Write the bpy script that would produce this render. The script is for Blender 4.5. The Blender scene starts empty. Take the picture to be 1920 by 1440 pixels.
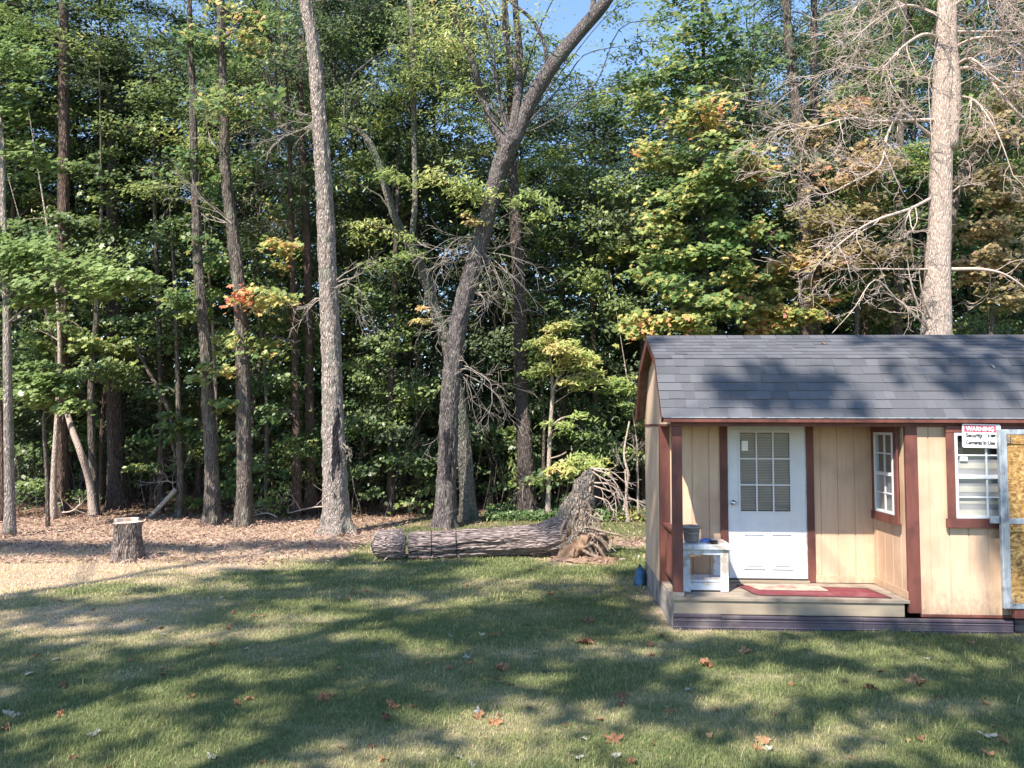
import bpy, bmesh, math, random
import numpy as np
from mathutils import Vector, Matrix, Euler
SC = bpy.context.scene
COL = SC.collection
R = random.Random(11)
NR = np.random.RandomState(7)

# ------------------------------------------------------------------ camera, world, sun, exposure
F, PITCH, ROLL, CZ = 1410.0, 0.054, 0.003, 2.2
cam = bpy.data.cameras.new('camera'); cam_ob = bpy.data.objects.new('camera', cam); COL.objects.link(cam_ob)
cam.sensor_width = 36; cam.lens = 36 * F / 1920; cam.clip_end = 2000; cam.clip_start = .05
cam_ob.location = (0, 0, CZ)
cam_ob.rotation_euler = (math.pi / 2 + PITCH, 0, 0)
cam_ob.rotation_mode = 'XYZ'
cam_ob.matrix_world = Matrix.Translation((0, 0, CZ)) @ Matrix.Rotation(math.pi / 2 + PITCH, 4, 'X') @ Matrix.Rotation(ROLL, 4, 'Z')
SC.camera = cam_ob
CM = cam_ob.matrix_world.to_3x3()
SUN = Vector((-.68, -1, 1.42)).normalized()          # towards the sun
w = bpy.data.worlds.new('World'); SC.world = w; w.use_nodes = True
nt = w.node_tree; bg = nt.nodes['Background']
sky = nt.nodes.new('ShaderNodeTexSky'); sky.sky_type = 'NISHITA'; sky.sun_disc = False
sky.sun_elevation = math.asin(SUN.z); sky.sun_rotation = math.atan2(SUN.x, SUN.y)
sky.air_density = 1.0; sky.dust_density = .1; sky.ozone_density = 3.0
nt.links.new(sky.outputs[0], bg.inputs[0]); bg.inputs[1].default_value = .125
sl = bpy.data.lights.new('sun', 'SUN'); sl.energy = 4.1; sl.angle = math.radians(.5); sl.color = (1, .91, .78)
so = bpy.data.objects.new('sun', sl); COL.objects.link(so); so.rotation_euler = SUN.to_track_quat('Z', 'Y').to_euler()
so.location = (-20, -20, 40)
SC.view_settings.view_transform = 'Standard'; SC.view_settings.look = 'None'
SC.view_settings.exposure = 1.5; SC.view_settings.gamma = 1
SC.render.engine = 'CYCLES'
SC.cycles.max_bounces = 6; SC.cycles.diffuse_bounces = 3; SC.cycles.glossy_bounces = 2
SC.cycles.transmission_bounces = 3; SC.cycles.transparent_max_bounces = 6
SC.cycles.caustics_reflective = False; SC.cycles.caustics_refractive = False

def P(px, py, Y):
    """a point of the place seen at that picture position, Y metres ahead"""
    d = CM @ Vector(((px - 960) / F, (720 - py) / F, -1))
    t = Y / d.y
    return Vector((d.x * t, Y, CZ + d.z * t))
def G(px, py):
    d = CM @ Vector(((px - 960) / F, (720 - py) / F, -1))
    t = -CZ / d.z
    return (d.x * t, d.y * t)

# ------------------------------------------------------------------ noise
_N = {}
def vnoise(x, y, s=0):
    if s not in _N: _N[s] = np.random.RandomState(1000 + s).rand(256, 256)
    t = _N[s]; x = np.asarray(x, float); y = np.asarray(y, float)
    xi = np.floor(x).astype(int); yi = np.floor(y).astype(int); fx = x - xi; fy = y - yi
    fx = fx * fx * (3 - 2 * fx); fy = fy * fy * (3 - 2 * fy)
    a = t[xi & 255, yi & 255]; b = t[(xi + 1) & 255, yi & 255]; c = t[xi & 255, (yi + 1) & 255]; d = t[(xi + 1) & 255, (yi + 1) & 255]
    return (a * (1 - fx) + b * fx) * (1 - fy) + (c * (1 - fx) + d * fx) * fy
def fbm(x, y, s=0, o=4):
    r = 0; a = .5; n = 0
    for k in range(o):
        r = r + a * vnoise(np.asarray(x) * 2 ** k, np.asarray(y) * 2 ** k, s + k); n += a; a *= .55
    return r / n
def sstep(a, b, x): t = np.clip((x - a) / (b - a), 0, 1); return t * t * (3 - 2 * t)

# ------------------------------------------------------------------ materials
def new_mat(name):
    m = bpy.data.materials.new(name); m.use_nodes = True
    t = m.node_tree; b = t.nodes['Principled BSDF']
    return m, t, b
def N(t, typ, **k):
    n = t.nodes.new(typ)
    for a, v in k.items(): setattr(n, a, v)
    return n
def ramp(t, stops, interp='LINEAR'):
    r = N(t, 'ShaderNodeValToRGB'); e = r.color_ramp.elements; r.color_ramp.interpolation = interp
    while len(e) < len(stops): e.new(.5)
    for i, (p, c) in enumerate(stops):
        e[i].position = p; e[i].color = (*c, 1)
    return r
def coords(t, sc=(1, 1, 1), kind='Object'):
    tc = N(t, 'ShaderNodeTexCoord'); mp = N(t, 'ShaderNodeMapping'); mp.inputs['Scale'].default_value = sc
    t.links.new(tc.outputs[kind], mp.inputs[0]); return mp.outputs[0]
def noise_mat(name, c0, c1, scale=8, sc=(1, 1, 1), rough=.8, bump=.3, detail=5, dist=.02, spec=.3, c2=None, s2=1.5):
    m, t, b = new_mat(name)
    v = coords(t, sc); n = N(t, 'ShaderNodeTexNoise'); n.inputs['Scale'].default_value = scale; n.inputs['Detail'].default_value = detail
    t.links.new(v, n.inputs['Vector'])
    r = ramp(t, [(.3, c0), (.7, c1)]); t.links.new(n.outputs[0], r.inputs[0]); out = r.outputs[0]
    if c2:
        n2 = N(t, 'ShaderNodeTexNoise'); n2.inputs['Scale'].default_value = s2; n2.inputs['Detail'].default_value = 6
        t.links.new(coords(t), n2.inputs['Vector'])
        r2 = ramp(t, [(.5, (0, 0, 0)), (.66, (1, 1, 1))]); t.links.new(n2.outputs[0], r2.inputs[0])
        mx = N(t, 'ShaderNodeMix', data_type='RGBA'); t.links.new(r2.outputs[0], mx.inputs[0]); t.links.new(out, mx.inputs[6]); mx.inputs[7].default_value = (*c2, 1)
        out = mx.outputs[2]
    t.links.new(out, b.inputs['Base Color']); b.inputs['Roughness'].default_value = rough; b.inputs['Specular IOR Level'].default_value = spec
    if bump:
        bp = N(t, 'ShaderNodeBump'); bp.inputs['Strength'].default_value = bump; bp.inputs['Distance'].default_value = dist
        t.links.new(n.outputs[0], bp.inputs['Height']); t.links.new(bp.outputs[0], b.inputs['Normal'])
    return m
def bark_mat(name, dark, light, sz=.25, scale=26, bump=1.0, moss=None, burn=None, lichen=None, ax='z'):
    """furrowed bark: stretched cells and noise; optional moss, and black burnt streaks with a shape of their own"""
    m, t, b = new_mat(name)
    v = coords(t, (1, 1, sz) if ax == 'z' else (.16, 1, 1))
    wv = N(t, 'ShaderNodeTexNoise'); wv.inputs['Scale'].default_value = 5; wv.inputs['Detail'].default_value = 3
    t.links.new(v, wv.inputs['Vector'])
    ad = N(t, 'ShaderNodeVectorMath', operation='MULTIPLY_ADD'); ad.inputs[1].default_value = (.12, .12, .12)
    t.links.new(wv.outputs['Color'], ad.inputs[0]); t.links.new(v, ad.inputs[2])
    vo = N(t, 'ShaderNodeTexVoronoi', feature='DISTANCE_TO_EDGE'); vo.inputs['Scale'].default_value = scale
    t.links.new(ad.outputs[0], vo.inputs['Vector'])
    n = N(t, 'ShaderNodeTexNoise'); n.inputs['Scale'].default_value = scale * 1.7; n.inputs['Detail'].default_value = 6; t.links.new(v, n.inputs['Vector'])
    mu = N(t, 'ShaderNodeMath', operation='MULTIPLY_ADD'); mu.inputs[1].default_value = 2.2; t.links.new(vo.outputs['Distance'], mu.inputs[0]); t.links.new(n.outputs[0], mu.inputs[2])
    r = ramp(t, [(.42, dark), (.85, light)]); t.links.new(mu.outputs[0], r.inputs[0]); out = r.outputs[0]
    def over(out, col, scale, lo, hi, sc=(1, 1, .4)):
        q = N(t, 'ShaderNodeTexNoise'); q.inputs['Scale'].default_value = scale; q.inputs['Detail'].default_value = 7; q.inputs['Roughness'].default_value = .65
        t.links.new(coords(t, sc), q.inputs['Vector'])
        rr = ramp(t, [(lo, (0, 0, 0)), (hi, (1, 1, 1))]); t.links.new(q.outputs[0], rr.inputs[0])
        mx = N(t, 'ShaderNodeMix', data_type='RGBA'); t.links.new(rr.outputs[0], mx.inputs[0]); t.links.new(out, mx.inputs[6]); mx.inputs[7].default_value = (*col, 1)
        return mx.outputs[2], rr.outputs[0]
    if moss: out, _ = over(out, moss, 2.2, .52, .62)
    if lichen: out, _ = over(out, lichen, 5.5, .54, .6)
    if burn:      # (z0, z1, x0, x1) in the trunk's own coordinates
        sp = N(t, 'ShaderNodeSeparateXYZ'); t.links.new(coords(t), sp.inputs[0])
        q = N(t, 'ShaderNodeTexNoise'); q.inputs['Scale'].default_value = 7; q.inputs['Detail'].default_value = 6; t.links.new(coords(t, (1, 1, .3)), q.inputs['Vector'])
        def band(o, a, b_, soft):
            m1 = N(t, 'ShaderNodeMapRange'); m1.inputs[1].default_value = a - soft; m1.inputs[2].default_value = a + soft; t.links.new(o, m1.inputs[0])
            m2 = N(t, 'ShaderNodeMapRange'); m2.inputs[1].default_value = b_ + soft; m2.inputs[2].default_value = b_ - soft; t.links.new(o, m2.inputs[0])
            k = N(t, 'ShaderNodeMath', operation='MULTIPLY'); t.links.new(m1.outputs[0], k.inputs[0]); t.links.new(m2.outputs[0], k.inputs[1]); return k.outputs[0]
        k = N(t, 'ShaderNodeMath', operation='MULTIPLY'); t.links.new(band(sp.outputs[2], burn[0], burn[1], .3), k.inputs[0]); t.links.new(band(sp.outputs[0], burn[2], burn[3], .08), k.inputs[1])
        k2 = N(t, 'ShaderNodeMath', operation='MULTIPLY_ADD'); k2.inputs[1].default_value = 2.4; t.links.new(q.outputs[0], k2.inputs[0]); t.links.new(k.outputs[0], k2.inputs[2])
        rr = ramp(t, [(.95, (0, 0, 0)), (1.0, (1, 1, 1))]); 
        k3 = N(t, 'ShaderNodeMath', operation='MULTIPLY'); k3.inputs[1].default_value = .5; t.links.new(k2.outputs[0], k3.inputs[0]); t.links.new(k3.outputs[0], rr.inputs[0])
        rr.color_ramp.elements[0].position = .86; rr.color_ramp.elements[1].position = .95
        mx = N(t, 'ShaderNodeMix', data_type='RGBA'); t.links.new(rr.outputs[0], mx.inputs[0]); t.links.new(out, mx.inputs[6]); mx.inputs[7].default_value = (.03, .028, .035, 1)
        out = mx.outputs[2]
    t.links.new(out, b.inputs['Base Color']); b.inputs['Roughness'].default_value = .9; b.inputs['Specular IOR Level'].default_value = .2
    bp = N(t, 'ShaderNodeBump'); bp.inputs['Strength'].default_value = bump; bp.inputs['Distance'].default_value = .045
    t.links.new(mu.outputs[0], bp.inputs['Height']); t.links.new(bp.outputs[0], b.inputs['Normal'])
    return m
def leaf_mat(name, stops, trans=.38, rough=.42, gloss=.5):
    m, t, b = new_mat(name)
    at = N(t, 'ShaderNodeAttribute', attribute_name='tint'); r = ramp(t, stops); t.links.new(at.outputs['Fac'], r.inputs[0])
    t.links.new(r.outputs[0], b.inputs['Base Color']); b.inputs['Roughness'].default_value = rough; b.inputs['Specular IOR Level'].default_value = gloss
    tr = N(t, 'ShaderNodeBsdfTranslucent')
    hs = N(t, 'ShaderNodeHueSaturation'); hs.inputs['Value'].default_value = 1.25; hs.inputs['Hue'].default_value = .49; t.links.new(r.outputs[0], hs.inputs['Color']); t.links.new(hs.outputs[0], tr.inputs['Color'])
    mx = N(t, 'ShaderNodeMixShader'); mx.inputs[0].default_value = trans
    t.links.new(b.outputs[0], mx.inputs[1]); t.links.new(tr.outputs[0], mx.inputs[2]); t.links.new(mx.outputs[0], t.nodes['Material Output'].inputs[0])
    return m
def glass_mat(name):
    m, t, b = new_mat(name); t.nodes.remove(b)
    g = N(t, 'ShaderNodeBsdfGlossy'); g.inputs['Roughness'].default_value = .03; tr = N(t, 'ShaderNodeBsdfTransparent'); tr.inputs[0].default_value = (.96, .97, .97, 1)
    fr = N(t, 'ShaderNodeMapRange'); lw = N(t, 'ShaderNodeLayerWeight'); lw.inputs[0].default_value = .25; t.links.new(lw.outputs['Facing'], fr.inputs[0]); fr.inputs[3].default_value = .045; fr.inputs[4].default_value = .5
    mx = N(t, 'ShaderNodeMixShader'); t.links.new(fr.outputs[0], mx.inputs[0]); t.links.new(tr.outputs[0], mx.inputs[1]); t.links.new(g.outputs[0], mx.inputs[2])
    t.links.new(mx.outputs[0], t.nodes['Material Output'].inputs[0]); return m

M = {}
M['siding'] = noise_mat('cream_siding', (.53, .37, .255), (.60, .43, .305), scale=30, sc=(1, 1, .08), rough=.65, bump=.12, dist=.004, c2=(.43, .29, .20), s2=1.3)
def splash(m, z0, z1, col):
    # dried mud spatter with a ragged edge, thickest at the foot of the boards
    t = m.node_tree; b = t.nodes['Principled BSDF']; src = b.inputs['Base Color'].links[0].from_socket
    sp = N(t, 'ShaderNodeSeparateXYZ'); t.links.new(coords(t), sp.inputs[0])
    mr = N(t, 'ShaderNodeMapRange'); mr.inputs[1].default_value = z1; mr.inputs[2].default_value = z0; mr.inputs[3].default_value = -.25; mr.inputs[4].default_value = .22; t.links.new(sp.outputs[2], mr.inputs[0])
    q = N(t, 'ShaderNodeTexNoise'); q.inputs['Scale'].default_value = 14; q.inputs['Detail'].default_value = 9; q.inputs['Roughness'].default_value = .75; t.links.new(coords(t, (1, 1, .6)), q.inputs['Vector'])
    ad = N(t, 'ShaderNodeMath', operation='ADD'); t.links.new(mr.outputs[0], ad.inputs[0]); t.links.new(q.outputs[0], ad.inputs[1])
    r = ramp(t, [(.5, (0, 0, 0)), (.75, (.7, .7, .7))]); t.links.new(ad.outputs[0], r.inputs[0])
    mx = N(t, 'ShaderNodeMix', data_type='RGBA'); t.links.new(r.outputs[0], mx.inputs[0]); t.links.new(src, mx.inputs[6]); mx.inputs[7].default_value = (*col, 1); t.links.new(mx.outputs[2], b.inputs['Base Color'])
splash(M['siding'], .15, .75, (.26, .185, .125))
M['trim'] = noise_mat('red_brown_trim', (.115, .042, .034), (.17, .062, .048), scale=18, sc=(1, 1, .2), rough=.55, bump=.15, dist=.004, c2=(.085, .033, .028), s2=3)
M['white'] = noise_mat('white_paint', (.56, .58, .61), (.63, .645, .68), scale=6, rough=.4, bump=.03, dist=.002, spec=.5)
M['oldwhite'] = noise_mat('worn_white_paint', (.42, .45, .50), (.66, .69, .73), scale=9, sc=(1, 1, .5), rough=.6, bump=.1, dist=.003, c2=(.34, .30, .26), s2=9)
M['deck'] = noise_mat('weathered_deck_wood', (.20, .165, .13), (.33, .275, .225), scale=14, sc=(.12, 1, 1), rough=.85, bump=.3, dist=.004, c2=(.15, .12, .10), s2=4)
M['rim'] = noise_mat('pale_rim_board', (.24, .20, .15), (.32, .265, .20), scale=14, sc=(.12, 1, 1), rough=.8, bump=.2, dist=.004, c2=(.26, .21, .16), s2=3)
M['greywood'] = noise_mat('grey_weathered_board', (.19, .165, .15), (.31, .27, .245), scale=16, sc=(1, .15, 1), rough=.9, bump=.3, dist=.005, c2=(.13, .11, .10), s2=4)
M['skirt'] = noise_mat('dark_metal_skirting', (.045, .036, .052), (.085, .068, .09), scale=3, sc=(.3, 1, 1), rough=.38, bump=.05, dist=.004, spec=.6, c2=(.12, .10, .105), s2=5)
M['soffit'] = noise_mat('soffit_wood', (.16, .10, .07), (.24, .16, .11), scale=12, rough=.85, bump=.2)
M['rug'] = noise_mat('red_rug', (.13, .026, .034), (.19, .044, .055), scale=60, rough=.95, bump=.4, dist=.005, c2=(.20, .07, .075), s2=6)
M['rugedge'] = noise_mat('rug_binding', (.03, .02, .022), (.05, .03, .035), scale=40, rough=.9, bump=.2)
M['mat'] = noise_mat('tan_mat', (.33, .25, .20), (.45, .36, .29), scale=25, rough=.95, bump=.4, c2=(.34, .15, .13), s2=5)
M['galv'] = noise_mat('galvanised_steel', (.26, .30, .34), (.46, .50, .55), scale=22, sc=(1, 1, .3), rough=.42, bump=.05, spec=.6, c2=(.17, .19, .24), s2=7)
M['galv'].node_tree.nodes['Principled BSDF'].inputs['Metallic'].default_value = .35
M['dark'] = noise_mat('painted_dark_interior', (.02, .02, .022), (.035, .033, .033), scale=5, rough=.8, bump=0)
M['blind'] = noise_mat('blind_slats', (.38, .36, .385), (.45, .43, .455), scale=5, rough=.6, bump=0)
M['fabric'] = noise_mat('pale_curtain', (.62, .57, .50), (.70, .65, .58), scale=8, rough=.9, bump=.1)
M['room_shade'] = noise_mat('painted_room_shade', (.03, .03, .033), (.045, .045, .048), scale=20, rough=.7, bump=0)  # near-black tone painted for the unlit room behind the window panes
M['bucket'] = noise_mat('grey_bucket', (.17, .145, .13), (.25, .22, .20), scale=10, rough=.5, bump=.1, spec=.4)
M['blue'] = noise_mat('blue_plastic', (.03, .09, .33), (.05, .14, .42), scale=8, rough=.4, bump=.2)
M['bluebag'] = noise_mat('blue_tarp', (.03, .09, .18), (.07, .16, .28), scale=9, rough=.45, bump=.6, dist=.03)
M['blackp'] = noise_mat('dark_bowl', (.018, .012, .012), (.03, .02, .02), scale=8, rough=.4, bump=0)
M['metal'] = noise_mat('brushed_nickel', (.5, .5, .5), (.6, .6, .6), scale=8, rough=.25, bump=0)
M['metal'].node_tree.nodes['Principled BSDF'].inputs['Metallic'].default_value = 1
M['signw'] = noise_mat('sign_white', (.78, .78, .80), (.84, .84, .85), scale=4, rough=.4, bump=0)
M['signr'] = noise_mat('sign_red', (.62, .05, .10), (.70, .07, .13), scale=4, rough=.4, bump=0)
M['signb'] = noise_mat('sign_black', (.02, .02, .025), (.035, .035, .04), scale=4, rough=.5, bump=0)
M['glass'] = glass_mat('window_glass')
M['cutwood'] = noise_mat('cut_wood', (.46, .36, .29), (.62, .51, .43), scale=10, rough=.9, bump=.3, c2=(.34, .24, .18), s2=6)
M['soil'] = noise_mat('root_soil', (.15, .095, .065), (.30, .20, .14), scale=14, rough=1, bump=.8, dist=.03, c2=(.13, .08, .05), s2=5)
M['charcoal'] = noise_mat('char_mark', (.02, .018, .02), (.04, .035, .035), scale=14, rough=1, bump=.3)
def osb_mat():
    m, t, b = new_mat('strand_board'); v = coords(t, (1, 1, 1.6))
    vo = N(t, 'ShaderNodeTexVoronoi'); vo.inputs['Scale'].default_value = 34; n = N(t, 'ShaderNodeTexNoise'); n.inputs['Scale'].default_value = 9; n.inputs['Detail'].default_value = 8; n.inputs['Distortion'].default_value = 2.5
    t.links.new(v, vo.inputs['Vector']); t.links.new(v, n.inputs['Vector'])
    r = ramp(t, [(.28, (.09, .04, .012)), (.43, (.24, .125, .035)), (.55, (.38, .235, .08)), (.72, (.52, .37, .17))]); t.links.new(n.outputs[0], r.inputs[0])
    hs = N(t, 'ShaderNodeHueSaturation'); mr = N(t, 'ShaderNodeMapRange'); mr.inputs[3].default_value = .75; mr.inputs[4].default_value = 1.2
    t.links.new(vo.outputs['Color'], mr.inputs[0]); t.links.new(mr.outputs[0], hs.inputs['Value']); t.links.new(r.outputs[0], hs.inputs['Color'])
    t.links.new(hs.outputs[0], b.inputs['Base Color']); b.inputs['Roughness'].default_value = .8; return m
M['osb'] = osb_mat()
def shingle_mat():
    m, t, b = new_mat('grey_shingles')
    at = N(t, 'ShaderNodeAttribute', attribute_name='tint'); n = N(t, 'ShaderNodeTexNoise'); n.inputs['Scale'].default_value = 160; n.inputs['Detail'].default_value = 3; t.links.new(coords(t), n.inputs['Vector'])
    ad = N(t, 'ShaderNodeMath', operation='MULTIPLY_ADD'); ad.inputs[1].default_value = .5; t.links.new(n.outputs[0], ad.inputs[0]); t.links.new(at.outputs['Fac'], ad.inputs[2])
    r = ramp(t, [(.1, (.044, .046, .053)), (1.1, (.135, .138, .155))]); r.color_ramp.elements[1].position = 1; t.links.new(ad.outputs[0], r.inputs[0]); t.links.new(r.outputs[0], b.inputs['Base Color'])
    b.inputs['Roughness'].default_value = .95; b.inputs['Specular IOR Level'].default_value = .2
    bp = N(t, 'ShaderNodeBump'); bp.inputs['Strength'].default_value = .4; bp.inputs['Distance'].default_value = .004; t.links.new(n.outputs[0], bp.inputs['Height']); t.links.new(bp.outputs[0], b.inputs['Normal'])
    return m
M['shingle'] = shingle_mat()
M['bark_pale'] = bark_mat('pale_grey_bark', (.14, .11, .095), (.48, .41, .37), sz=.14, scale=40, lichen=(.22, .22, .18))
M['bark_big'] = bark_mat('pale_furrowed_bark', (.15, .115, .10), (.52, .44, .395), sz=.16, scale=38, burn=(.9, 2.5, -.12, .06), lichen=(.30, .29, .25))
M['bark_fork'] = bark_mat('grey_furrowed_bark', (.05, .042, .045), (.23, .195, .195), sz=.13, scale=36, burn=(.9, 2.2, -.02, .20), lichen=(.20, .19, .17))
M['bark_dark'] = bark_mat('dark_bark', (.04, .032, .03), (.155, .125, .115), sz=.12, scale=34)
M['bark_mid'] = bark_mat('grey_brown_bark', (.045, .036, .032), (.21, .175, .155), sz=.12, scale=36, lichen=(.22, .21, .17))
M['bark_red'] = bark_mat('red_brown_cedar_bark', (.05, .034, .028), (.20, .138, .115), sz=.08, scale=40)
M['bark_moss'] = bark_mat('mossy_bark', (.07, .065, .055), (.24, .225, .20), sz=.3, scale=26, moss=(.10, .13, .09))
M['bark_dead'] = bark_mat('bleached_dead_bark', (.22, .165, .14), (.50, .41, .355), sz=.16, scale=44, bump=.6)
M['bark_log'] = bark_mat('fallen_log_bark', (.05, .038, .038), (.33, .265, .255), sz=1, scale=24, bump=1.0, ax='x')
M['bark_stump'] = bark_mat('stump_bark', (.05, .038, .035), (.28, .225, .20), sz=.25, scale=24)
M['bark_spur'] = bark_mat('weathered_root_wood', (.08, .062, .05), (.36, .30, .25), sz=.35, scale=22, bump=1.0, lichen=(.15, .14, .14))
M['twig'] = noise_mat('bleached_twigs', (.36, .28, .24), (.52, .43, .38), scale=20, rough=.9, bump=.1)
M['twig_grey'] = noise_mat('grey_twigs', (.20, .17, .15), (.34, .30, .27), scale=20, rough=.9, bump=.1)
M['roots'] = noise_mat('root_wood', (.20, .145, .115), (.38, .30, .25), scale=22, rough=.95, bump=.4)
GREEN = [(0, (0.046, 0.081, 0.042)), (.35, (0.103, 0.160, 0.063)), (.62, (0.214, 0.280, 0.091)), (.85, (0.372, 0.408, 0.125)), (1, (0.626, 0.471, 0.177))]
M['leaf_green'] = leaf_mat('green_leaves', GREEN)
M['leaf_dark'] = leaf_mat('dark_green_leaves', [(0, (0.056, 0.085, 0.054)), (.5, (0.132, 0.177, 0.090)), (.9, (0.264, 0.303, 0.127)), (1, (0.530, 0.424, 0.187))])
M['leaf_bright'] = leaf_mat('bright_green_leaves', [(0, (0.089, 0.152, 0.046)), (.5, (0.194, 0.275, 0.092)), (.85, (0.356, 0.427, 0.172)), (1, (0.564, 0.522, 0.211))], trans=.4)
M['leaf_yellow'] = leaf_mat('yellow_green_leaves', [(0, (0.080, 0.141, 0.050)), (.45, (0.229, 0.316, 0.098)), (.75, (0.444, 0.475, 0.171)), (1, (0.589, 0.428, 0.219))], trans=.4)
M['leaf_autumn'] = leaf_mat('turning_leaves', [(0, (0.038, 0.083, 0.035)), (.40, (0.105, 0.188, 0.065)), (.62, (0.255, 0.315, 0.101)), (.78, (0.541, 0.481, 0.162)), (.88, (0.631, 0.360, 0.162)), (1, (0.570, 0.195, 0.121))], trans=.4)
M['leaf_tan'] = leaf_mat('tan_withered_leaves', [(0, (0.111, 0.120, 0.052)), (.4, (0.243, 0.215, 0.091)), (.75, (0.420, 0.323, 0.169)), (1, (0.398, 0.203, 0.130))], trans=.35)
M['grass'] = leaf_mat('grass_blades', [(0, (0.139, 0.181, 0.069)), (.25, (0.240, 0.276, 0.109)), (.5, (0.419, 0.392, 0.186)), (.75, (0.652, 0.507, 0.309)), (1, (0.899, 0.696, 0.511))], trans=.3, rough=.6, gloss=.25)
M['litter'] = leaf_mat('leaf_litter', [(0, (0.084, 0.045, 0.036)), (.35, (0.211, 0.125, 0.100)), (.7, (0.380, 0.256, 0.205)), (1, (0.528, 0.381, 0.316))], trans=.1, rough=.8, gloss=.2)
M['fallen'] = leaf_mat('fallen_leaf', [(0, (0.099, 0.050, 0.034)), (.35, (0.234, 0.115, 0.063)), (.6, (0.378, 0.200, 0.103)), (.8, (0.360, 0.300, 0.218)), (1, (0.378, 0.420, 0.391))], trans=.15, rough=.7, gloss=.3)

# ------------------------------------------------------------------ mesh helpers
def link(ob, parent=None):
    COL.objects.link(ob)
    if parent is not None: ob.parent = parent
    return ob
def tag(o, label=None, cat=None, group=None, kind=None):
    if label: o['label'] = label
    if cat: o['category'] = cat
    if group: o['group'] = group
    if kind: o['kind'] = kind
    return o
def empty(name, loc=(0, 0, 0), rz=0):
    o = bpy.data.objects.new(name, None); o.location = loc; o.rotation_euler = (0, 0, rz); o.empty_display_size = .3; COL.objects.link(o); return o
class MB:
    def __init__(s): s.v = []; s.f = []; s.t = []
    def add(s, v, f, tint=0.):
        o = len(s.v); s.v += [tuple(a) for a in v]; s.f += [tuple(i + o for i in a) for a in f]; s.t += [tint] * len(f); return s
    def box(s, x0, x1, y0, y1, z0, z1, tint=0.):
        return s.add([(x0, y0, z0), (x1, y0, z0), (x1, y1, z0), (x0, y1, z0), (x0, y0, z1), (x1, y0, z1), (x1, y1, z1), (x0, y1, z1)],
                     [(0, 3, 2, 1), (4, 5, 6, 7), (0, 1, 5, 4), (1, 2, 6, 5), (2, 3, 7, 6), (3, 0, 4, 7)], tint)
    def prism(s, pts, d, tint=0.):
        """pts: outline of 3D points; d: extrusion vector"""
        n = len(pts); a = [Vector(p) for p in pts]; b = [p + Vector(d) for p in a]
        return s.add(a + b, [tuple(range(n))[::-1], tuple(range(n, 2 * n))] + [(i, (i + 1) % n, n + (i + 1) % n, n + i) for i in range(n)], tint)
    def tube(s, pts, rad, sides=8, rough=0., seed=0, cap=True, flare=None):
        pts = [Vector(p) for p in pts]; n = len(pts)
        t0 = (pts[1] - pts[0]).normalized(); u = t0.orthogonal().normalized() if abs(t0.z) < .8 else Vector((1, 0, 0))
        vs = []
        for i in range(n):
            t = (pts[min(i + 1, n - 1)] - pts[max(i - 1, 0)]).normalized()
            u = (u - t * u.dot(t)).normalized(); v = t.cross(u)
            for k in range(sides):
                a = 2 * math.pi * k / sides; r = rad[i]
                if rough:
                    r *= 1 + rough * (float(vnoise(seed * 17.3 + k * .9 if k < sides else 0, i * .35 + seed, 3)) - .5) * 2 + rough * .6 * math.sin(3 * a + seed)
                if flare and i < flare[1]:
                    r *= 1 + flare[0] * (1 - i / flare[1]) ** 2 * (.55 + .45 * math.sin(a * 5 + seed * 2))
                vs.append(pts[i] + (u * math.cos(a) + v * math.sin(a)) * r)
        fs = [(i * sides + k, i * sides + (k + 1) % sides, (i + 1) * sides + (k + 1) % sides, (i + 1) * sides + k) for i in range(n - 1) for k in range(sides)]
        if cap: fs += [tuple(range(sides))[::-1], tuple(range((n - 1) * sides, n * sides))]
        return s.add(vs, fs)
    def build(s, name, mat, parent=None, smooth=False, bevel=0, tint=False):
        me = bpy.data.meshes.new(name); me.from_pydata(s.v, [], s.f)
        if tint:
            at = me.attributes.new('tint', 'FLOAT', 'FACE'); at.data.foreach_set('value', s.t)
        me.materials.append(mat)
        if smooth: me.polygons.foreach_set('use_smooth', [True] * len(s.f))
        me.update(); ob = link(bpy.data.objects.new(name, me), parent)
        if bevel:
            b = ob.modifiers.new('bevel', 'BEVEL'); b.width = bevel; b.segments = 2; b.limit_method = 'ANGLE'
        return ob
def bx(name, mat, parent, *boxes, bevel=.004):
    m = MB()
    for b in boxes: m.box(*b)
    return m.build(name, mat, parent, bevel=bevel)
def np_mesh(name, V, polys, mat, tint=None, parent=None):
    """V (n,k,3): n islands of k verts; polys: list of local index tuples"""
    n, k = V.shape[:2]; me = bpy.data.meshes.new(name)
    me.vertices.add(n * k); me.vertices.foreach_set('co', V.reshape(-1).astype(np.float32))
    lt = np.array([len(p) for p in polys]); loc = np.concatenate([np.array(p) for p in polys])
    loops = (np.arange(n)[:, None] * k + loc[None]).reshape(-1); tot = np.tile(lt, n)
    me.loops.add(len(loops)); me.loops.foreach_set('vertex_index', loops.astype(np.int32))
    me.polygons.add(len(tot)); st = np.concatenate([[0], np.cumsum(tot)[:-1]])
    me.polygons.foreach_set('loop_start', st.astype(np.int32)); me.polygons.foreach_set('loop_total', tot.astype(np.int32))
    if tint is not None:
        at = me.attributes.new('tint', 'FLOAT', 'FACE'); at.data.foreach_set('value', np.repeat(tint, len(polys)).astype(np.float32))
    me.materials.append(mat); me.update(calc_edges=True)
    return link(bpy.data.objects.new(name, me), parent)
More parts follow.
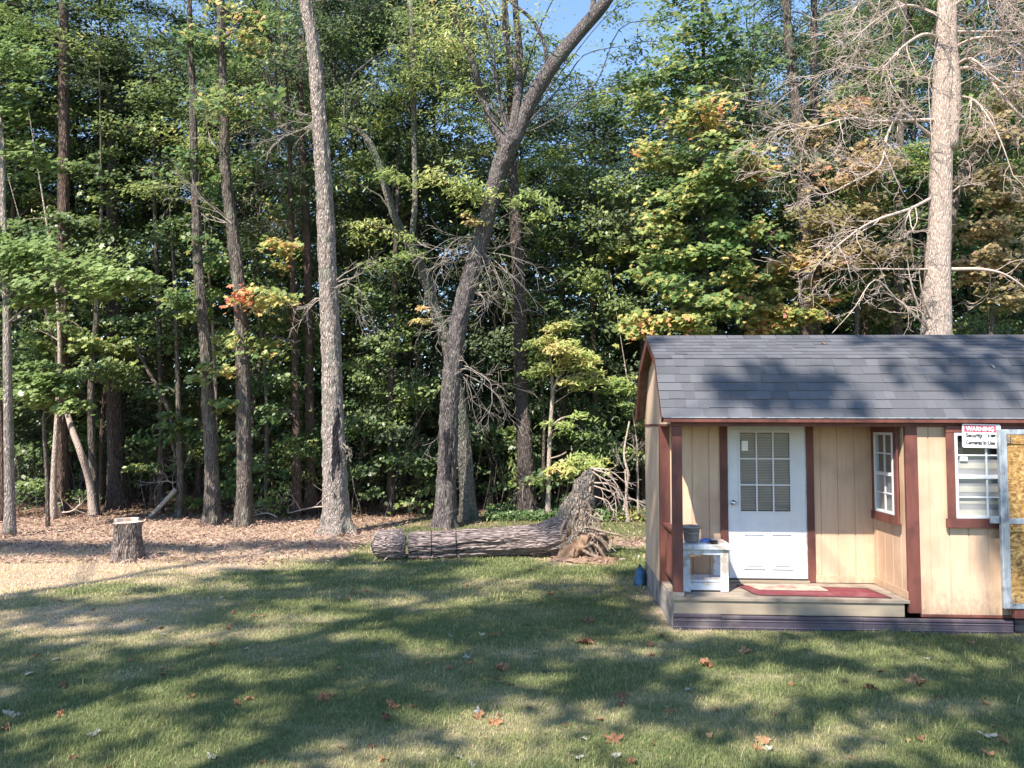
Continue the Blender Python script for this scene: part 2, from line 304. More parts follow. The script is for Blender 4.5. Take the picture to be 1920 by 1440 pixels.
TPL = {
 'diamond': (np.array([(0, -.5, 0), (.3, -.05, .07), (0, .5, -.05), (-.3, -.05, .07)]), [(0, 1, 2, 3)]),
 'long': (np.array([(0, -.5, 0), (.13, -.1, .04), (.1, .3, .0), (0, .55, -.06), (-.1, .3, .0), (-.13, -.1, .04)]), [(0, 1, 2, 3, 4, 5)]),
 'maple': (np.array([(0, -.45, 0), (.30, -.42, .03), (.22, -.12, .05), (.52, .02, -.06), (.22, .14, .03), (.2, .3, 0), (0, .58, -.08), (-.2, .3, 0), (-.22, .14, .03), (-.52, .02, -.06), (-.22, -.12, .05), (-.30, -.42, .03)]), [tuple(range(12))]),
}
def leaves(name, C, S, mat, tint, kind='diamond', tilt=.6, parent=None, rs=NR, face=.62):
    """C (n,3) centres, S (n) sizes; tilt = spread of the leaf normals about vertical"""
    T, polys = TPL[kind]; n = len(C)
    nz = np.stack([rs.randn(n) * tilt - face * .4, rs.randn(n) * tilt - face, np.ones(n)], 1); nz /= np.linalg.norm(nz, axis=1)[:, None]
    h = rs.rand(n) * 2 * np.pi; a = np.stack([np.cos(h), np.sin(h), np.zeros(n)], 1)
    u = a - nz * (a * nz).sum(1)[:, None]; u /= np.linalg.norm(u, axis=1)[:, None]; v = np.cross(nz, u)
    V = C[:, None] + S[:, None, None] * (T[None, :, 0:1] * u[:, None] + T[None, :, 1:2] * v[:, None] + T[None, :, 2:3] * nz[:, None])
    return np_mesh(name, V, polys, mat, tint, parent)
def catmull(pts, rad, n=5):
    P_ = [Vector(p) for p in pts]; P_ = [P_[0] * 2 - P_[1]] + P_ + [P_[-1] * 2 - P_[-2]]; out = []; rr = []
    for i in range(1, len(P_) - 2):
        a, b, c, d = P_[i - 1:i + 3]
        for k in range(n):
            t = k / n
            out.append(.5 * (2 * b + (c - a) * t + (2 * a - 5 * b + 4 * c - d) * t * t + (3 * b - a - 3 * c + d) * t ** 3)); rr.append(rad[i - 1] * (1 - t) + rad[i] * t)
    out.append(P_[-2]); rr.append(rad[-1]); return out, rr
def rvec(s): return Vector((R.gauss(0, s), R.gauss(0, s), R.gauss(0, s)))
def branch(mb, p, d, L, r, lvl, droop=0., curl=.25, kids=4, steps=7, sides=5, tips=None, rmin=.004):
    pts = [Vector(p)]; rad = [r]; d = Vector(d).normalized(); bend = rvec(curl * .6)
    for i in range(steps):
        if R.random() < .3: bend = rvec(curl * .6)
        d = (d + bend * .5 + rvec(curl * .35) + Vector((0, 0, -droop))).normalized()
        pts.append(pts[-1] + d * L / steps); rad.append(max(rmin * .8, r * (1 - (i + 1) / steps * .8)))
        if lvl > 0 and i >= 1:
            for _ in range(max(1, kids // 3) if R.random() < kids / steps else 0):
                dd = (d + rvec(.55)).normalized()
                branch(mb, pts[-1], dd, L * R.uniform(.35, .6), max(rmin, rad[-1] * .6), lvl - 1, droop * R.uniform(-.6, 1), curl, kids, max(4, steps - 1), max(3, sides - 1), tips, rmin)
    mb.tube(pts, rad, sides, cap=False)
    if tips is not None: tips.append(pts[-1])

# ------------------------------------------------------------------ ground
def dryness(x, y):
    f = np.interp(x, [-30, -8, -6.3, -4.2, -2.8, -2.2, 0, 1.2, 3, 30], [1.5, 7.6, 9.6, 11.8, 12.9, 19, 19.4, 19.6, 19.2, 19.6])
    d = sstep(-1.0, 1.1, y - f + (fbm(x * .9, y * .9, 5) - .5) * 5)
    d = np.maximum(d, .75 * np.exp(-(((x - 2.0) / .45) ** 2 + ((y - 9.1) / 1.1) ** 2)))          # sand beside the shed
    d = np.maximum(d, .9 * np.exp(-(((x - 1.0) / .55) ** 2 + ((y - 12.15) / .3) ** 2)))
    d = np.maximum(d, .7 * np.exp(-(((x - 2.3) / .8) ** 2 + ((y - 14.2) / .3) ** 2)))
    d = np.maximum(d, .8 * np.exp(-(((x + 4.6) / 1.4) ** 2 + ((y - 8.6) / .9) ** 2)))
    d = d + .45 * sstep(.46, .72, fbm(x * .9 + 7, y * 1.5, 9))
    return np.clip(d, 0, 1)
def gz(x, y): return (fbm(np.asarray(x) * .5, np.asarray(y) * .5, 21, 3) - .5) * .10 * sstep(3, 5, y) + .12 * sstep(16, 22, y) * (fbm(np.asarray(x) * .7, np.asarray(y) * .7, 31, 3) - .4)
def gz1(x, y): return float(gz(x, y))
def axis(lo, hi, fl, fh, fs, cs):
    a = list(np.arange(fl, fh + 1e-6, fs)); x = fl
    s = cs
    while x > lo: x -= s; s *= 1.5; a.insert(0, max(x, lo))
    x = fh; s = cs
    while x < hi: x += s; s *= 1.5; a.append(min(x, hi))
    return np.array(a)
xs = axis(-600, 600, -20, 20, .16, 1.); ys = axis(-300, 1200, 2.5, 28, .12, 1.)
X, Y = np.meshgrid(xs, ys); Z = gz(X, Y)
me = bpy.data.meshes.new('ground'); ny, nx = X.shape
me.vertices.add(nx * ny); me.vertices.foreach_set('co', np.stack([X, Y, Z], 2).reshape(-1).astype(np.float32))
i = np.arange(ny - 1)[:, None] * nx + np.arange(nx - 1)[None]; q = np.stack([i, i + 1, i + nx + 1, i + nx], 2).reshape(-1)
me.loops.add(len(q)); me.loops.foreach_set('vertex_index', q.astype(np.int32)); nf = len(q) // 4
me.polygons.add(nf); me.polygons.foreach_set('loop_start', (np.arange(nf) * 4).astype(np.int32)); me.polygons.foreach_set('loop_total', np.full(nf, 4, np.int32)); me.polygons.foreach_set('use_smooth', [True] * nf)
at = me.attributes.new('tint', 'FLOAT', 'POINT'); at.data.foreach_set('value', dryness(X, Y).reshape(-1).astype(np.float32))
at = me.attributes.new('wood', 'FLOAT', 'POINT'); at.data.foreach_set('value', sstep(15, 20, Y + (fbm(X, Y, 50) - .5) * 2).reshape(-1).astype(np.float32))
me.update(calc_edges=True)
gm, t, b = new_mat('lawn_and_litter_ground')
n1 = N(t, 'ShaderNodeTexNoise'); n1.inputs['Scale'].default_value = 9; n1.inputs['Detail'].default_value = 10; n1.inputs['Roughness'].default_value = .7; t.links.new(coords(t), n1.inputs['Vector'])
a1 = N(t, 'ShaderNodeAttribute', attribute_name='tint'); a2 = N(t, 'ShaderNodeAttribute', attribute_name='wood')
rg = ramp(t, [(.3, (.06, .08, .035)), (.55, (.14, .15, .07)), (.75, (.25, .21, .13))]); rd = ramp(t, [(.3, (.19, .14, .105)), (.5, (.37, .285, .215)), (.75, (.54, .43, .34))]); rw = ramp(t, [(.3, (.07, .045, .034)), (.55, (.18, .12, .085)), (.75, (.34, .25, .185))])
for r_ in (rg, rd, rw): t.links.new(n1.outputs[0], r_.inputs[0])
mx = N(t, 'ShaderNodeMix', data_type='RGBA'); t.links.new(a1.outputs['Fac'], mx.inputs[0]); t.links.new(rg.outputs[0], mx.inputs[6]); t.links.new(rd.outputs[0], mx.inputs[7])
mx2 = N(t, 'ShaderNodeMix', data_type='RGBA'); t.links.new(a2.outputs['Fac'], mx2.inputs[0]); t.links.new(mx.outputs[2], mx2.inputs[6]); t.links.new(rw.outputs[0], mx2.inputs[7])
t.links.new(mx2.outputs[2], b.inputs['Base Color']); b.inputs['Roughness'].default_value = 1; b.inputs['Specular IOR Level'].default_value = .1
bp = N(t, 'ShaderNodeBump'); bp.inputs['Strength'].default_value = .8; bp.inputs['Distance'].default_value = .04; t.links.new(n1.outputs[0], bp.inputs['Height']); t.links.new(bp.outputs[0], b.inputs['Normal'])
me.materials.append(gm)
tag(link(bpy.data.objects.new('ground', me)), 'lawn and leaf strewn ground running back under the wood', None, kind='structure')

# ------------------------------------------------------------------ shed
YAW = -.0474
SX, SY = 1.766, 8.288
shed = empty('garden_shed', (SX, SY, 0), YAW)
tag(shed, 'small cream wooden shed with red brown trim, grey gambrel roof and corner porch', 'shed')
p_, W_, L_ = .85, 2.33, 6.1        # porch depth, shed depth, length
DZ = .335
SW = Matrix.Translation((SX, SY, 0)) @ Matrix.Rotation(YAW, 4, 'Z')
def siding_run(mb, a, b, z0, z1, nrm, z1b=None, first=.1, pitch=.2):
    """grooved panel from plan point a to b, outward normal nrm, built as one prism"""
    a = Vector((*a, 0)); b = Vector((*b, 0)); d = (b - a); L = d.length; d.normalize(); n = Vector((*nrm, 0))
    pts = [a - n * .018]; s = first; pts.append(a)
    while s < L - .02:
        for ds, dn in ((-.007, 0), (-.004, -.009), (.004, -.009), (.007, 0)): pts.append(a + d * (s + ds) + n * dn)
        s += pitch
    pts += [b, b - n * .018]
    mb.prism([q + Vector((0, 0, z0)) for q in pts], (0, 0, z1 - z0))
EZ = 2.288
prof = [(-.10, EZ), (.40, 2.97), (1.165, 3.31), (1.93, 2.97), (2.43, EZ)]   # (y,z) of the roof
# walls
m = MB(); siding_run(m, (2.62, 0), (L_, 0), .19, EZ - .02, (0, -1), first=.12); m.build('front_wall', M['siding'], shed)
m = MB(); siding_run(m, (0, W_), (0, p_ + .1), .28, 2.2, (-1, 0)); m.build('side_wall', M['siding'], shed)
m = MB(); siding_run(m, (.1, p_), (.789, p_), DZ + .09, 2.25, (0, -1), first=.07); siding_run(m, (1.718, p_), (2.5, p_), DZ + .09, 2.25, (0, -1), first=.17); m.box(.789, 1.718, p_ + .001, p_ + .016, 2.226, 2.25); m.box(.70, 1.80, p_ + .08, p_ + .1, DZ, 2.25); m.build('porch_back_wall', M['siding'], shed)
m = MB(); siding_run(m, (2.5, p_), (2.5, .0), DZ + .09, 2.25, (-1, 0)); m.build('porch_side_wall', M['siding'], shed)
m = MB(); siding_run(m, (L_, 0), (L_, W_), .19, 2.2, (1, 0)); siding_run(m, (L_, W_), (0, W_), .19, 2.2, (0, 1)); m.build('rear_wall', M['siding'], shed)
m = MB(); m.box(.12, .70, p_ - .014, p_ - .001, DZ + .003, DZ + .09); m.build('baseboard', M['siding'], shed, bevel=.003)
m = MB(); m.box(1.806, 2.5, p_ - .014, p_ - .001, DZ + .003, DZ + .09); m.build('baseboard', M['siding'], shed, bevel=.003)
m = MB(); m.box(2.486, 2.499, .0, p_ - .014, DZ + .003, DZ + .09); m.build('baseboard', M['siding'], shed, bevel=.003)
m = MB()                                             # gable above the porch opening
g = [(-.02, 2.2), (-.02, EZ + .06), (.42, 2.93), (1.165, 3.26), (1.91, 2.93), (2.35, EZ + .06), (2.35, 2.2)]
m.prism([(0, y, z) for y, z in g], (.018, 0, 0)); m.build('gable_wall', M['siding'], shed)
m = MB(); m.prism([(L_ - .02, y, z) for y, z in g], (.018, 0, 0)); m.build('gable_wall', M['siding'], shed)
bx('gable_band', M['trim'], shed, (-.012, -.001, -.03, W_ + .02, 2.185, 2.212), bevel=.002)
# deck and base
m = MB(); y = -.02
while y < p_ - .02:
    m.box(-.01, 2.5, y, y + .135, DZ - .035, DZ); y += .142
m.build('porch_deck', M['deck'], shed, bevel=.004)
bx('rim_board', M['rim'], shed, (0, 2.45, .0, .035, .155, DZ - .036))
bx('side_base_board', M['greywood'], shed, (-.012, .02, .036, W_, -.05, DZ - .04), (.002, .02, .036, p_, DZ-.04, DZ - .002))
def skirt(x0, x1, y, zt, d=.0):
    mb = MB(); z0 = -.06
    pf = [(y, z0), (y - .02, z0), (y - .02, z0 + .07), (y - .028, z0 + .08), (y - .02, z0 + .09), (y - .02, z0 + .14), (y - .028, z0 + .15), (y - .02, z0 + .16), (y - .02, zt - .045), (y - .032, zt - .03), (y - .032, zt - .01), (y - .012, zt), (y, zt)]
    mb.prism([(x0, a, b_) for a, b_ in pf], (x1 - x0, 0, 0)); return mb
skirt(-.01, .50, -.004, .162).build('skirting_panel', M['skirt'], shed)
skirt(.503, 2.0, -.002, .150).build('skirting_panel', M['skirt'], shed)
skirt(2.003, 3.56, -.003, .147).build('skirting_panel', M['skirt'], shed)
skirt(3.60, L_, .04, .147).build('skirting_panel', M['skirt'], shed)
bx('sill_board', M['trim'], shed, (2.62, L_, -.008, .03, .158, .188))
# trims and posts
bx('porch_post', M['trim'], shed, (.0, .105, .0, .09, DZ + .001, 2.19))
bx('post_base_trim', M['greywood'], shed, (-.006, .115, -.008, .1, DZ + .002, DZ + .05))
bx('corner_trim', M['trim'], shed, (-.014, .098, p_ - .02, p_ + .098, DZ - .08, 2.19))
bx('corner_trim', M['trim'], shed, (2.492, 2.62, -.016, .03, .2, 2.19))
bx('door_trim', M['trim'], shed, (.70, .79, p_ - .03, p_ - .001, DZ + .005, 2.24))
bx('door_trim', M['trim'], shed, (1.716, 1.806, p_ - .03, p_ - .001, DZ + .005, 2.24))
bx('porch_ceiling', M['soffit'], shed, (.02, 2.49, .03, p_ - .001, 2.205, 2.235), bevel=0)
# railing at the porch end
rl = bx('railing', M['trim'], shed, (.01, .09, .095, p_ - .025, 1.0, 1.035))
bx('bottom_rail', M['trim'], rl, (.025, .075, .095, p_ - .025, .455, .50))
for k in range(6):
    y = .16 + k * .115
    bx('baluster', M['trim'], rl, (.03, .07, y, y + .045, .50, 1.0))
# door
dx0, dx1, dz0, dz1, dy = .797, 1.709, DZ + .045, 2.205, p_ - .012
door = empty('door', (0, 0, 0)); door.parent = shed
dw, dh = dx1 - dx0, dz1 - dz0
wx0, wx1 = dx0 + .155 * dw, dx0 + .80 * dw; wz1, wz0 = dz1 - .05 * dh, dz1 - .565 * dh
m = MB(); m.box(dx0, wx0, dy, p_, dz0, dz1); m.box(wx1, dx1, dy, p_, dz0, dz1); m.box(wx0, wx1, dy, p_, wz1, dz1); m.box(wx0, wx1, dy, p_, dz0, wz0)
def panel(mb, x0, x1, z0, z1, y):
    o = .022
    for a, b_, c, d in ((x0, x1, z0, z0 + .012), (x0, x1, z1 - .012, z1), (x0, x0 + .012, z0 + .012, z1 - .012), (x1 - .012, x1, z0 + .012, z1 - .012)): mb.box(a, b_, y - .014, y + .002, c, d)
    mb.box(x0 + .04, x1 - .04, y - .012, y + .002, z0 + .04, z1 - .04)
m.build('door_leaf', M['white'], door, bevel=.003)
m = MB()
def panel_(mb, *a): panel(mb, *a)
panel(m, dx0 + .19 * dw, dx0 + .46 * dw, dz0 + .06 * dh, dz0 + .29 * dh, dy); panel(m, dx0 + .55 * dw, dx0 + .82 * dw, dz0 + .06 * dh, dz0 + .29 * dh, dy)
m.build('door_panel', M['white'], door, bevel=.003)
m = MB()
fz = .022
for a, b_, c, d in ((wx0 - fz, wx1 + fz, wz1, wz1 + fz), (wx0 - fz, wx1 + fz, wz0 - fz, wz0), (wx0 - fz, wx0, wz0, wz1), (wx1, wx1 + fz, wz0, wz1)): m.box(a, b_, dy - .012, dy + .004, c, d)
for k in (1, 2):
    x = wx0 + (wx1 - wx0) * k / 3; m.box(x - .009, x + .009, dy - .008, dy + .004, wz0, wz1)
    z = wz0 + (wz1 - wz0) * k / 3; m.box(wx0, wx1, dy - .0085, dy + .0035, z - .009, z + .009)
m.build('door_window_grille', M['white'], door, bevel=.002)
bx('door_glass', M['glass'], door, (wx0, wx1, dy + .005, dy + .009, wz0, wz1), bevel=0)
m = MB(); z = wz0 + .01
while z < wz1 - .02:
    m.prism([(wx0, dy + .030, z), (wx0, dy + .018, z + .014), (wx0, dy + .020, z + .016), (wx0, dy + .032, z + .002)], (wx1 - wx0, 0, 0)); z += .019
m.build('door_blind', M['blind'], door)
bx('door_sticker', M['signw'], door, (wx0 + .025, wx0 + .10, dy + .0035, dy + .0045, wz1 - .22, wz1 - .10), bevel=0)
bx('door_room_shade', M['dark'], door, (wx0 - .02, wx1 + .02, dy + .045, dy + .06, wz0 - .02, wz1 + .02), bevel=0)  # dark sheet behind the blind, the room's shade put into its colour
m = MB(); m.tube([(dx0 + .055, dy, dz0 + .49 * dh), (dx0 + .055, dy - .012, dz0 + .49 * dh)], [.03, .03], 16); m.tube([(dx0 + .055, dy - .012, dz0 + .49 * dh), (dx0 + .055, dy - .03, dz0 + .49 * dh), (dx0 + .055, dy - .042, dz0 + .49 * dh), (dx0 + .055, dy - .06, dz0 + .49 * dh), (dx0 + .055, dy - .068, dz0 + .49 * dh)], [.011, .012, .026, .027, .012], 16)
m.build('door_knob', M['metal'], door, smooth=True)
bx('door_frame', M['oldwhite'], door, (dx0 - .008, dx0 - .001, dy - .01, p_, dz0, dz1), (dx1 + .001, dx1 + .008, dy - .01, p_, dz0, dz1), (dx0 - .008, dx1 + .008, dy - .01, p_, dz1 + .001, dz1 + .02), bevel=.001)
bx('door_threshold', M['blackp'], door, (dx0, dx1, dy - .03, p_, DZ + .032, dz0 - .001))
bx('door_sill', M['rim'], door, (dx0 - .02, dx1 + .02, dy - .05, p_, DZ + .001, DZ + .031))
# windows
def window(loc, rz, w, z0, z1, tw, cov, split):
    """front of the window faces local -y; origin at its left edge"""
    o = empty('window', loc, rz); o.parent = shed
    bx('window_trim', M['trim'], o, (-tw, -.001, -.022, 0, z0 - .002, z1 + .002), (w + .001, w + tw, -.022, 0, z0 - .002, z1 + .002), (-tw - .004, w + tw + .004, -.026, 0, z1 + .002, z1 + .075), (-tw - .02, w + tw + .02, -.03, 0, z0 - .10, z0 - .002), bevel=.004)
    s = .028; zm = z0 + (z1 - z0) * .485
    m = MB()
    for a in ((0, s, z0, z1), (w - s, w, z0, z1), (s, w - s, z1 - s, z1), (s, w - s, z0, z0 + s)): m.box(a[0], a[1], -.03, .02, a[2], a[3])
    m.box(s, w - s, -.024, .014, zm - .02, zm + .02)
    m.build('window_frame', M['white'], o, bevel=.003)
    m = MB(); m.box(w / 2 - .009, w / 2 + .009, -.016, .004, zm + .02, z1 - s); m.box(w / 2 - .009, w / 2 + .009, -.016, .004, z0 + s, zm - .02)
    for z in ((zm + z1 - s + .02) / 2, (z0 + s + zm - .02) / 2): m.box(s, w - s, -.0155, .0045, z - .008, z + .008)
    m.build('window_grille', M['white'], o, bevel=.002)
    bx('window_pane', M['glass'], o, (s, w - s, -.006, -.003, z0 + s, z1 - s), bevel=0)
    zt = z1 - .25 if cov else z1 - s
    if cov:
        m = MB(); k = z0 + s
        while k < zt: m.box(s, w - s, .012, .014, k, min(k + .062, zt)); k += .125
        m.build('blind', M['fabric'], o)
        m = MB(); m.box(s, w - s, .0155, .018, z0 + s, zt); m.build('blind_backing', M['blind'], o)
    else:
        bx('blind', M['blind'], o, (s, w - s, .012, .014, z0 + s, zm - .03), bevel=0)
    bx('window_room_shade', M['room_shade'], o, (s - .005, w - s + .005, .0185, .0205, z0, z1), bevel=0)
    if cov: bx('window_sticker', M['signw'], o, (s + .03, s + .11, -.0085, -.007, z1 - .30, z1 - .25), bevel=0)
    return o
# siding stays uncut; near-black sheets behind the panes paint the shade of the room
window((2.99, -.034, 0), 0, .665, 1.215, 2.125, .085, True, 2)
window((2.466, .655, 0), -math.pi / 2, .475, 1.215, 2.125, .085, False, 2)
# fascia, drip edge, soffit
bx('fascia', M['trim'], shed, (-.11, L_ + .1, -.115, -.098, 2.232, 2.282))
bx('drip_edge', M['galv'], shed, (-.115, L_ + .1, -.124, -.1155, 2.280, 2.289), bevel=0)
bx('soffit', M['soffit'], shed, (-.10, L_ + .09, -.0975, -.022, 2.244, 2.256), bevel=0)
bx('header', M['trim'], shed, (-.02, L_, -.0215, .02, 2.19, 2.243), bevel=.002)
# roof
roof = empty('roof'); roof.parent = shed
def offset(pr, d):
    out = []
    for i, (y, z) in enumerate(pr):
        ns = []
        for a, b_ in ((i - 1, i), (i, i + 1)):
            if a >= 0 and b_ < len(pr):
                ty, tz = pr[b_][0] - pr[a][0], pr[b_][1] - pr[a][1]; l = math.hypot(ty, tz); ns.append((-tz / l, ty / l))
        n = (sum(q[0] for q in ns), sum(q[1] for q in ns)); l = math.hypot(*n); out.append((y + n[0] / l * d, z + n[1] / l * d))
    return out
inn = offset(prof, -.02)
m = MB(); m.prism([(-.10, y, z) for y, z in prof] + [(-.10, y, z) for y, z in inn[::-1]], (L_ + .2, 0, 0)); m.build('roof_sheathing', M['soffit'], roof)
m = MB(); o1 = offset(prof, .004); o2 = offset(prof, -.10)
for x in (-.125, L_ + .102):
    m = MB(); m.prism([(x, y, z) for y, z in o1] + [(x, y, z) for y, z in o2[::-1]], (.022, 0, 0)); m.build('rake_board', M['trim'], roof)
m = MB()
def courses(a, b_, n, lift):
    (y0, z0), (y1, z1) = a, b_; L = math.hypot(y1 - y0, z1 - z0); t = Vector((0, (y1 - y0) / L, (z1 - z0) / L)); nn = Vector((0, -t.z, t.y))
    if nn.z < 0: nn = -nn
    for k in range(n):
        s0 = L * k / n - (.012 if k == 0 else 0); s1 = min(L, L * (k + 1) / n + .02); x = -.13
        while x < L_ + .1:
            x1 = min(x + R.choice((.11, .14, .17, .2, .26)), L_ + .12); th = .010 + R.choice((0, 0, .0035)); A = Vector((x, y0, z0))
            p0 = A + t * s0; p1 = A + t * s1; j = R.uniform(-.004, .004)
            q = [p0 + nn * .002 + t * j, p0 + nn * th + t * j, p1 + nn * .004, p1 + nn * .001]
            m.prism(q, (x1 - x - .0012, 0, 0), R.choice((.22, .28, .33, .38, .48)) + R.uniform(-.03, .03)); x = x1
courses(prof[0], prof[1], 7, 0); courses(prof[1], prof[2], 7, 0); courses(prof[4], prof[3], 7, 0); courses(prof[3], prof[2], 7, 0)
m.build('shingles', M['shingle'], roof, tint=True)
m = MB(); x = -.13
while x < L_ + .1:
    m.prism([(x, 1.165 - .11, 3.275), (x, 1.165, 3.330), (x, 1.165 + .11, 3.275), (x, 1.165 + .11, 3.265), (x, 1.165, 3.318), (x, 1.165 - .11, 3.265)], (.21, 0, 0), R.uniform(.05, .5)); x += .2
m.build('ridge_cap', M['shingle'], roof, tint=True)

# ------------------------------------------------------------------ things on the porch
def S(x, y, z): return SW @ Vector((x, y, z))
def at_shed(name, x, y, z): return empty(name, S(x, y, z), YAW)
o = at_shed('rug', 0, 0, DZ + .001); tag(o, 'red rug with dark edges lying on the porch floor before the door', 'rug')
m = MB(); m.prism([(.83, .62, .0), (.92, .13, .0), (2.34, .06, .0), (2.28, .54, .0)], (0, 0, .007)); m.build('rug_pile', M['rug'], o)
m = MB(); qd = [(.83, .62), (.92, .13), (2.34, .06), (2.28, .54)]
for k in range(4):
    a = Vector((*qd[k], .004)); b_ = Vector((*qd[(k + 1) % 4], .004)); m.tube([a, a.lerp(b_, .5) + Vector((0, .006, 0)), b_], [.0065] * 3, 6)
m.build('rug_binding', M['rugedge'], o)
o = at_shed('door_mat', 0, 0, DZ + .009); tag(o, 'thin tan door mat on the red rug under the white door', 'mat')
m = MB(); m.prism([(.90, .66, 0), (1.02, .37, 0), (1.78, .35, 0), (1.74, .64, 0)], (0, 0, .010)); m.build('mat_sheet', M['mat'], o, bevel=.003)
m = MB()
for k in range(9):
    y = .40 + k * .028; m.tube([(1.02 - k * .009, y, .010), (1.4, y + .003, .0115), (1.75, y - .008, .010)], [.0025] * 3, 5)
m.build('mat_rib', M['mat'], o)
# small white table
o = at_shed('side_table', 0, 0, DZ); tag(o, 'small worn white wooden table beside the porch post', 'table')
tx0, tx1, ty0, ty1, th = .14, .655, .26, .66, .53
bx('table_top', M['oldwhite'], o, (tx0 - .03, tx1 + .03, ty0 - .03, ty1 + .02, th - .06, th), bevel=.008)
for a, c in ((tx0, ty0), (tx1 - .09, ty0), (tx0, ty1 - .035), (tx1 - .09, ty1 - .035)):
    bx('leg', M['oldwhite'], o, (a, a + .09, c, c + .035, .001, th - .061))
for c in (ty0, ty1 - .03):
    bx('apron', M['oldwhite'], o, (tx0 + .091, tx1 - .091, c + .004, c + .026, th - .12, th - .062))
    bx('lower_rail', M['oldwhite'], o, (tx0 + .091, tx1 - .091, c + .004, c + .026, .02, .10))
bx('shelf', M['oldwhite'], o, (tx0 + .005, tx1 - .005, ty0 + .036, ty1 - .036, .10, .125))
tz = DZ + th
o = at_shed('bucket', .275, .43, tz + .001); tag(o, 'grey tapered bucket standing on the small white table', 'bucket')
m = MB(); prof_b = [(0, .0), (.075, .0), (.082, .02), (.098, .15), (.103, .155), (.108, .156), (.109, .182), (.105, .184), (.100, .178), (.092, .15), (.075, .015), (0, .012)]
def lathe(mb, pr, n=24):
    vs = [(r_ * math.cos(2 * math.pi * k / n), r_ * math.sin(2 * math.pi * k / n), z) for r_, z in pr for k in range(n)]
    mb.add(vs, [(i * n + k, i * n + (k + 1) % n, (i + 1) * n + (k + 1) % n, (i + 1) * n + k) for i in range(len(pr) - 1) for k in range(n)])
lathe(m, prof_b); m.build('bucket_body', M['bucket'], o, smooth=True)
m = MB(); m.tube([(-.109, 0, .165)] + [(-.112 * math.cos(a), -.03 - .09 * math.sin(a), .165 - .06 * math.sin(a)) for a in (.2, .6, 1.0, 1.57, 2.1, 2.5, 2.9)] + [(.109, 0, .165)], [.003] * 9, 6); m.build('bucket_handle', M['metal'], o, smooth=True)
o = at_shed('blue_cloth', .445, .42, tz + .001); tag(o, 'crumpled blue cloth beside the bucket on the white table', 'cloth')
def lump(mb, rx, ry, rz, seed, n=10, mm=14, amp=.3):
    vs = []
    for i in range(n + 1):
        for k in range(mm):
            a = math.pi / 2 * i / n; b_ = 2 * math.pi * k / mm; r_ = 1 + amp * (float(fbm(seed + 3 + 1.3 * math.cos(b_) + i * .2, 3 + 1.3 * math.sin(b_) + seed, 40, 3)) - .5) * 2
            vs.append((rx * math.cos(a) * math.cos(b_) * r_, ry * math.cos(a) * math.sin(b_) * r_, rz * math.sin(a) * (1 + amp * (float(vnoise(i * .8 + seed, k * .9, 44)) - .5))))
    mb.add(vs, [(i * mm + k, i * mm + (k + 1) % mm, (i + 1) * mm + (k + 1) % mm, (i + 1) * mm + k) for i in range(n) for k in range(mm)] + [tuple(range(mm))[::-1]])
m = MB(); lump(m, .075, .05, .04, 2); m.build('blue_cloth_fold', M['blue'], o, smooth=True)
o = at_shed('bowl', .50, .30, tz + .001); tag(o, 'small dark bowl at the front edge of the white table', 'bowl')
m = MB(); lathe(m, [(0, 0), (.03, 0), (.035, .004), (.052, .03), (.055, .032), (.052, .033), (.032, .008), (0, .006)], 20); m.build('bowl_shell', M['blackp'], o, smooth=True)
o = at_shed('cloth_rag', .59, .43, tz + .001); tag(o, 'small tan rag at the right rear of the white table', 'rag')
m = MB(); lump(m, .06, .045, .022, 5); m.build('rag_fold', M['mat'], o, smooth=True)
# blue tarp bundle at the rear corner of the shed
o = at_shed('tarp_bundle', -.10, 2.2, 0); tag(o, 'blue tarp bundle on the ground at the far left corner of the shed', 'tarp')
m = MB(); lump(m, .08, .14, .24, 8, amp=.45); m.build('tarp_fold', M['bluebag'], o, smooth=True)

# warning sign
sg = at_shed('warning_sign', 3.055, -.085, 1.972); sg.rotation_euler = (0, math.radians(1.2), YAW)
tag(sg, 'white and red security camera warning sign over the window top', 'sign')
sw, sh = .40, .252
def rrect(x0, x1, z0, z1, r_, y0, y1):
    pts = []
    for cx, cz, a0 in ((x1 - r_, z1 - r_, 0), (x0 + r_, z1 - r_, 90), (x0 + r_, z0 + r_, 180), (x1 - r_, z0 + r_, 270)):
        for k in range(5): a = math.radians(a0 + k * 22.5); pts.append((cx + r_ * math.cos(a), y0, cz + r_ * math.sin(a)))
    return MB().prism(pts, (0, y1 - y0, 0))
rrect(0, sw, 0, sh, .018, 0, .004).build('sign_plate', M['signw'], sg)
bx('sign_band', M['signr'], sg, (.02, sw - .05, -.0015, -.0002, sh - .085, sh - .012), bevel=0)
m = MB()
for a in ((.02, .3500, .018, .020), (.02, .022, .020, sh - .086), (.348, .350, .020, sh - .086)): m.box(a[0], a[1], -.0012, -.0002, a[2], a[3])
m.build('sign_border', M['signb'], sg)
def text(s, x, z, size, mat, width, parent, name='sign_text', bold=0):
    c = bpy.data.curves.new('t', 'FONT'); c.body = s; c.size = size; c.extrude = .0006; c.offset = bold; c.resolution_u = 3
    to = bpy.data.objects.new('t', c); COL.objects.link(to); dg = bpy.context.evaluated_depsgraph_get(); me = bpy.data.meshes.new_from_object(to.evaluated_get(dg)); bpy.data.objects.remove(to)
    xs_ = [v.co.x for v in me.vertices]; k = width / (max(xs_) - min(xs_)); x0 = min(xs_)
    for v in me.vertices: v.co = Vector(((v.co.x - x0) * k + x, -.0026 - v.co.z, v.co.y + z))
    me.materials.clear(); me.materials.append(mat); me.name = name
    return link(bpy.data.objects.new(name, me), parent)
text('WARNING', .035, sh - .072, .066, M['signw'], .295, sg, bold=.0022)
text('Security', .036, sh - .140, .060, M['signb'], .175, sg, bold=.0022)
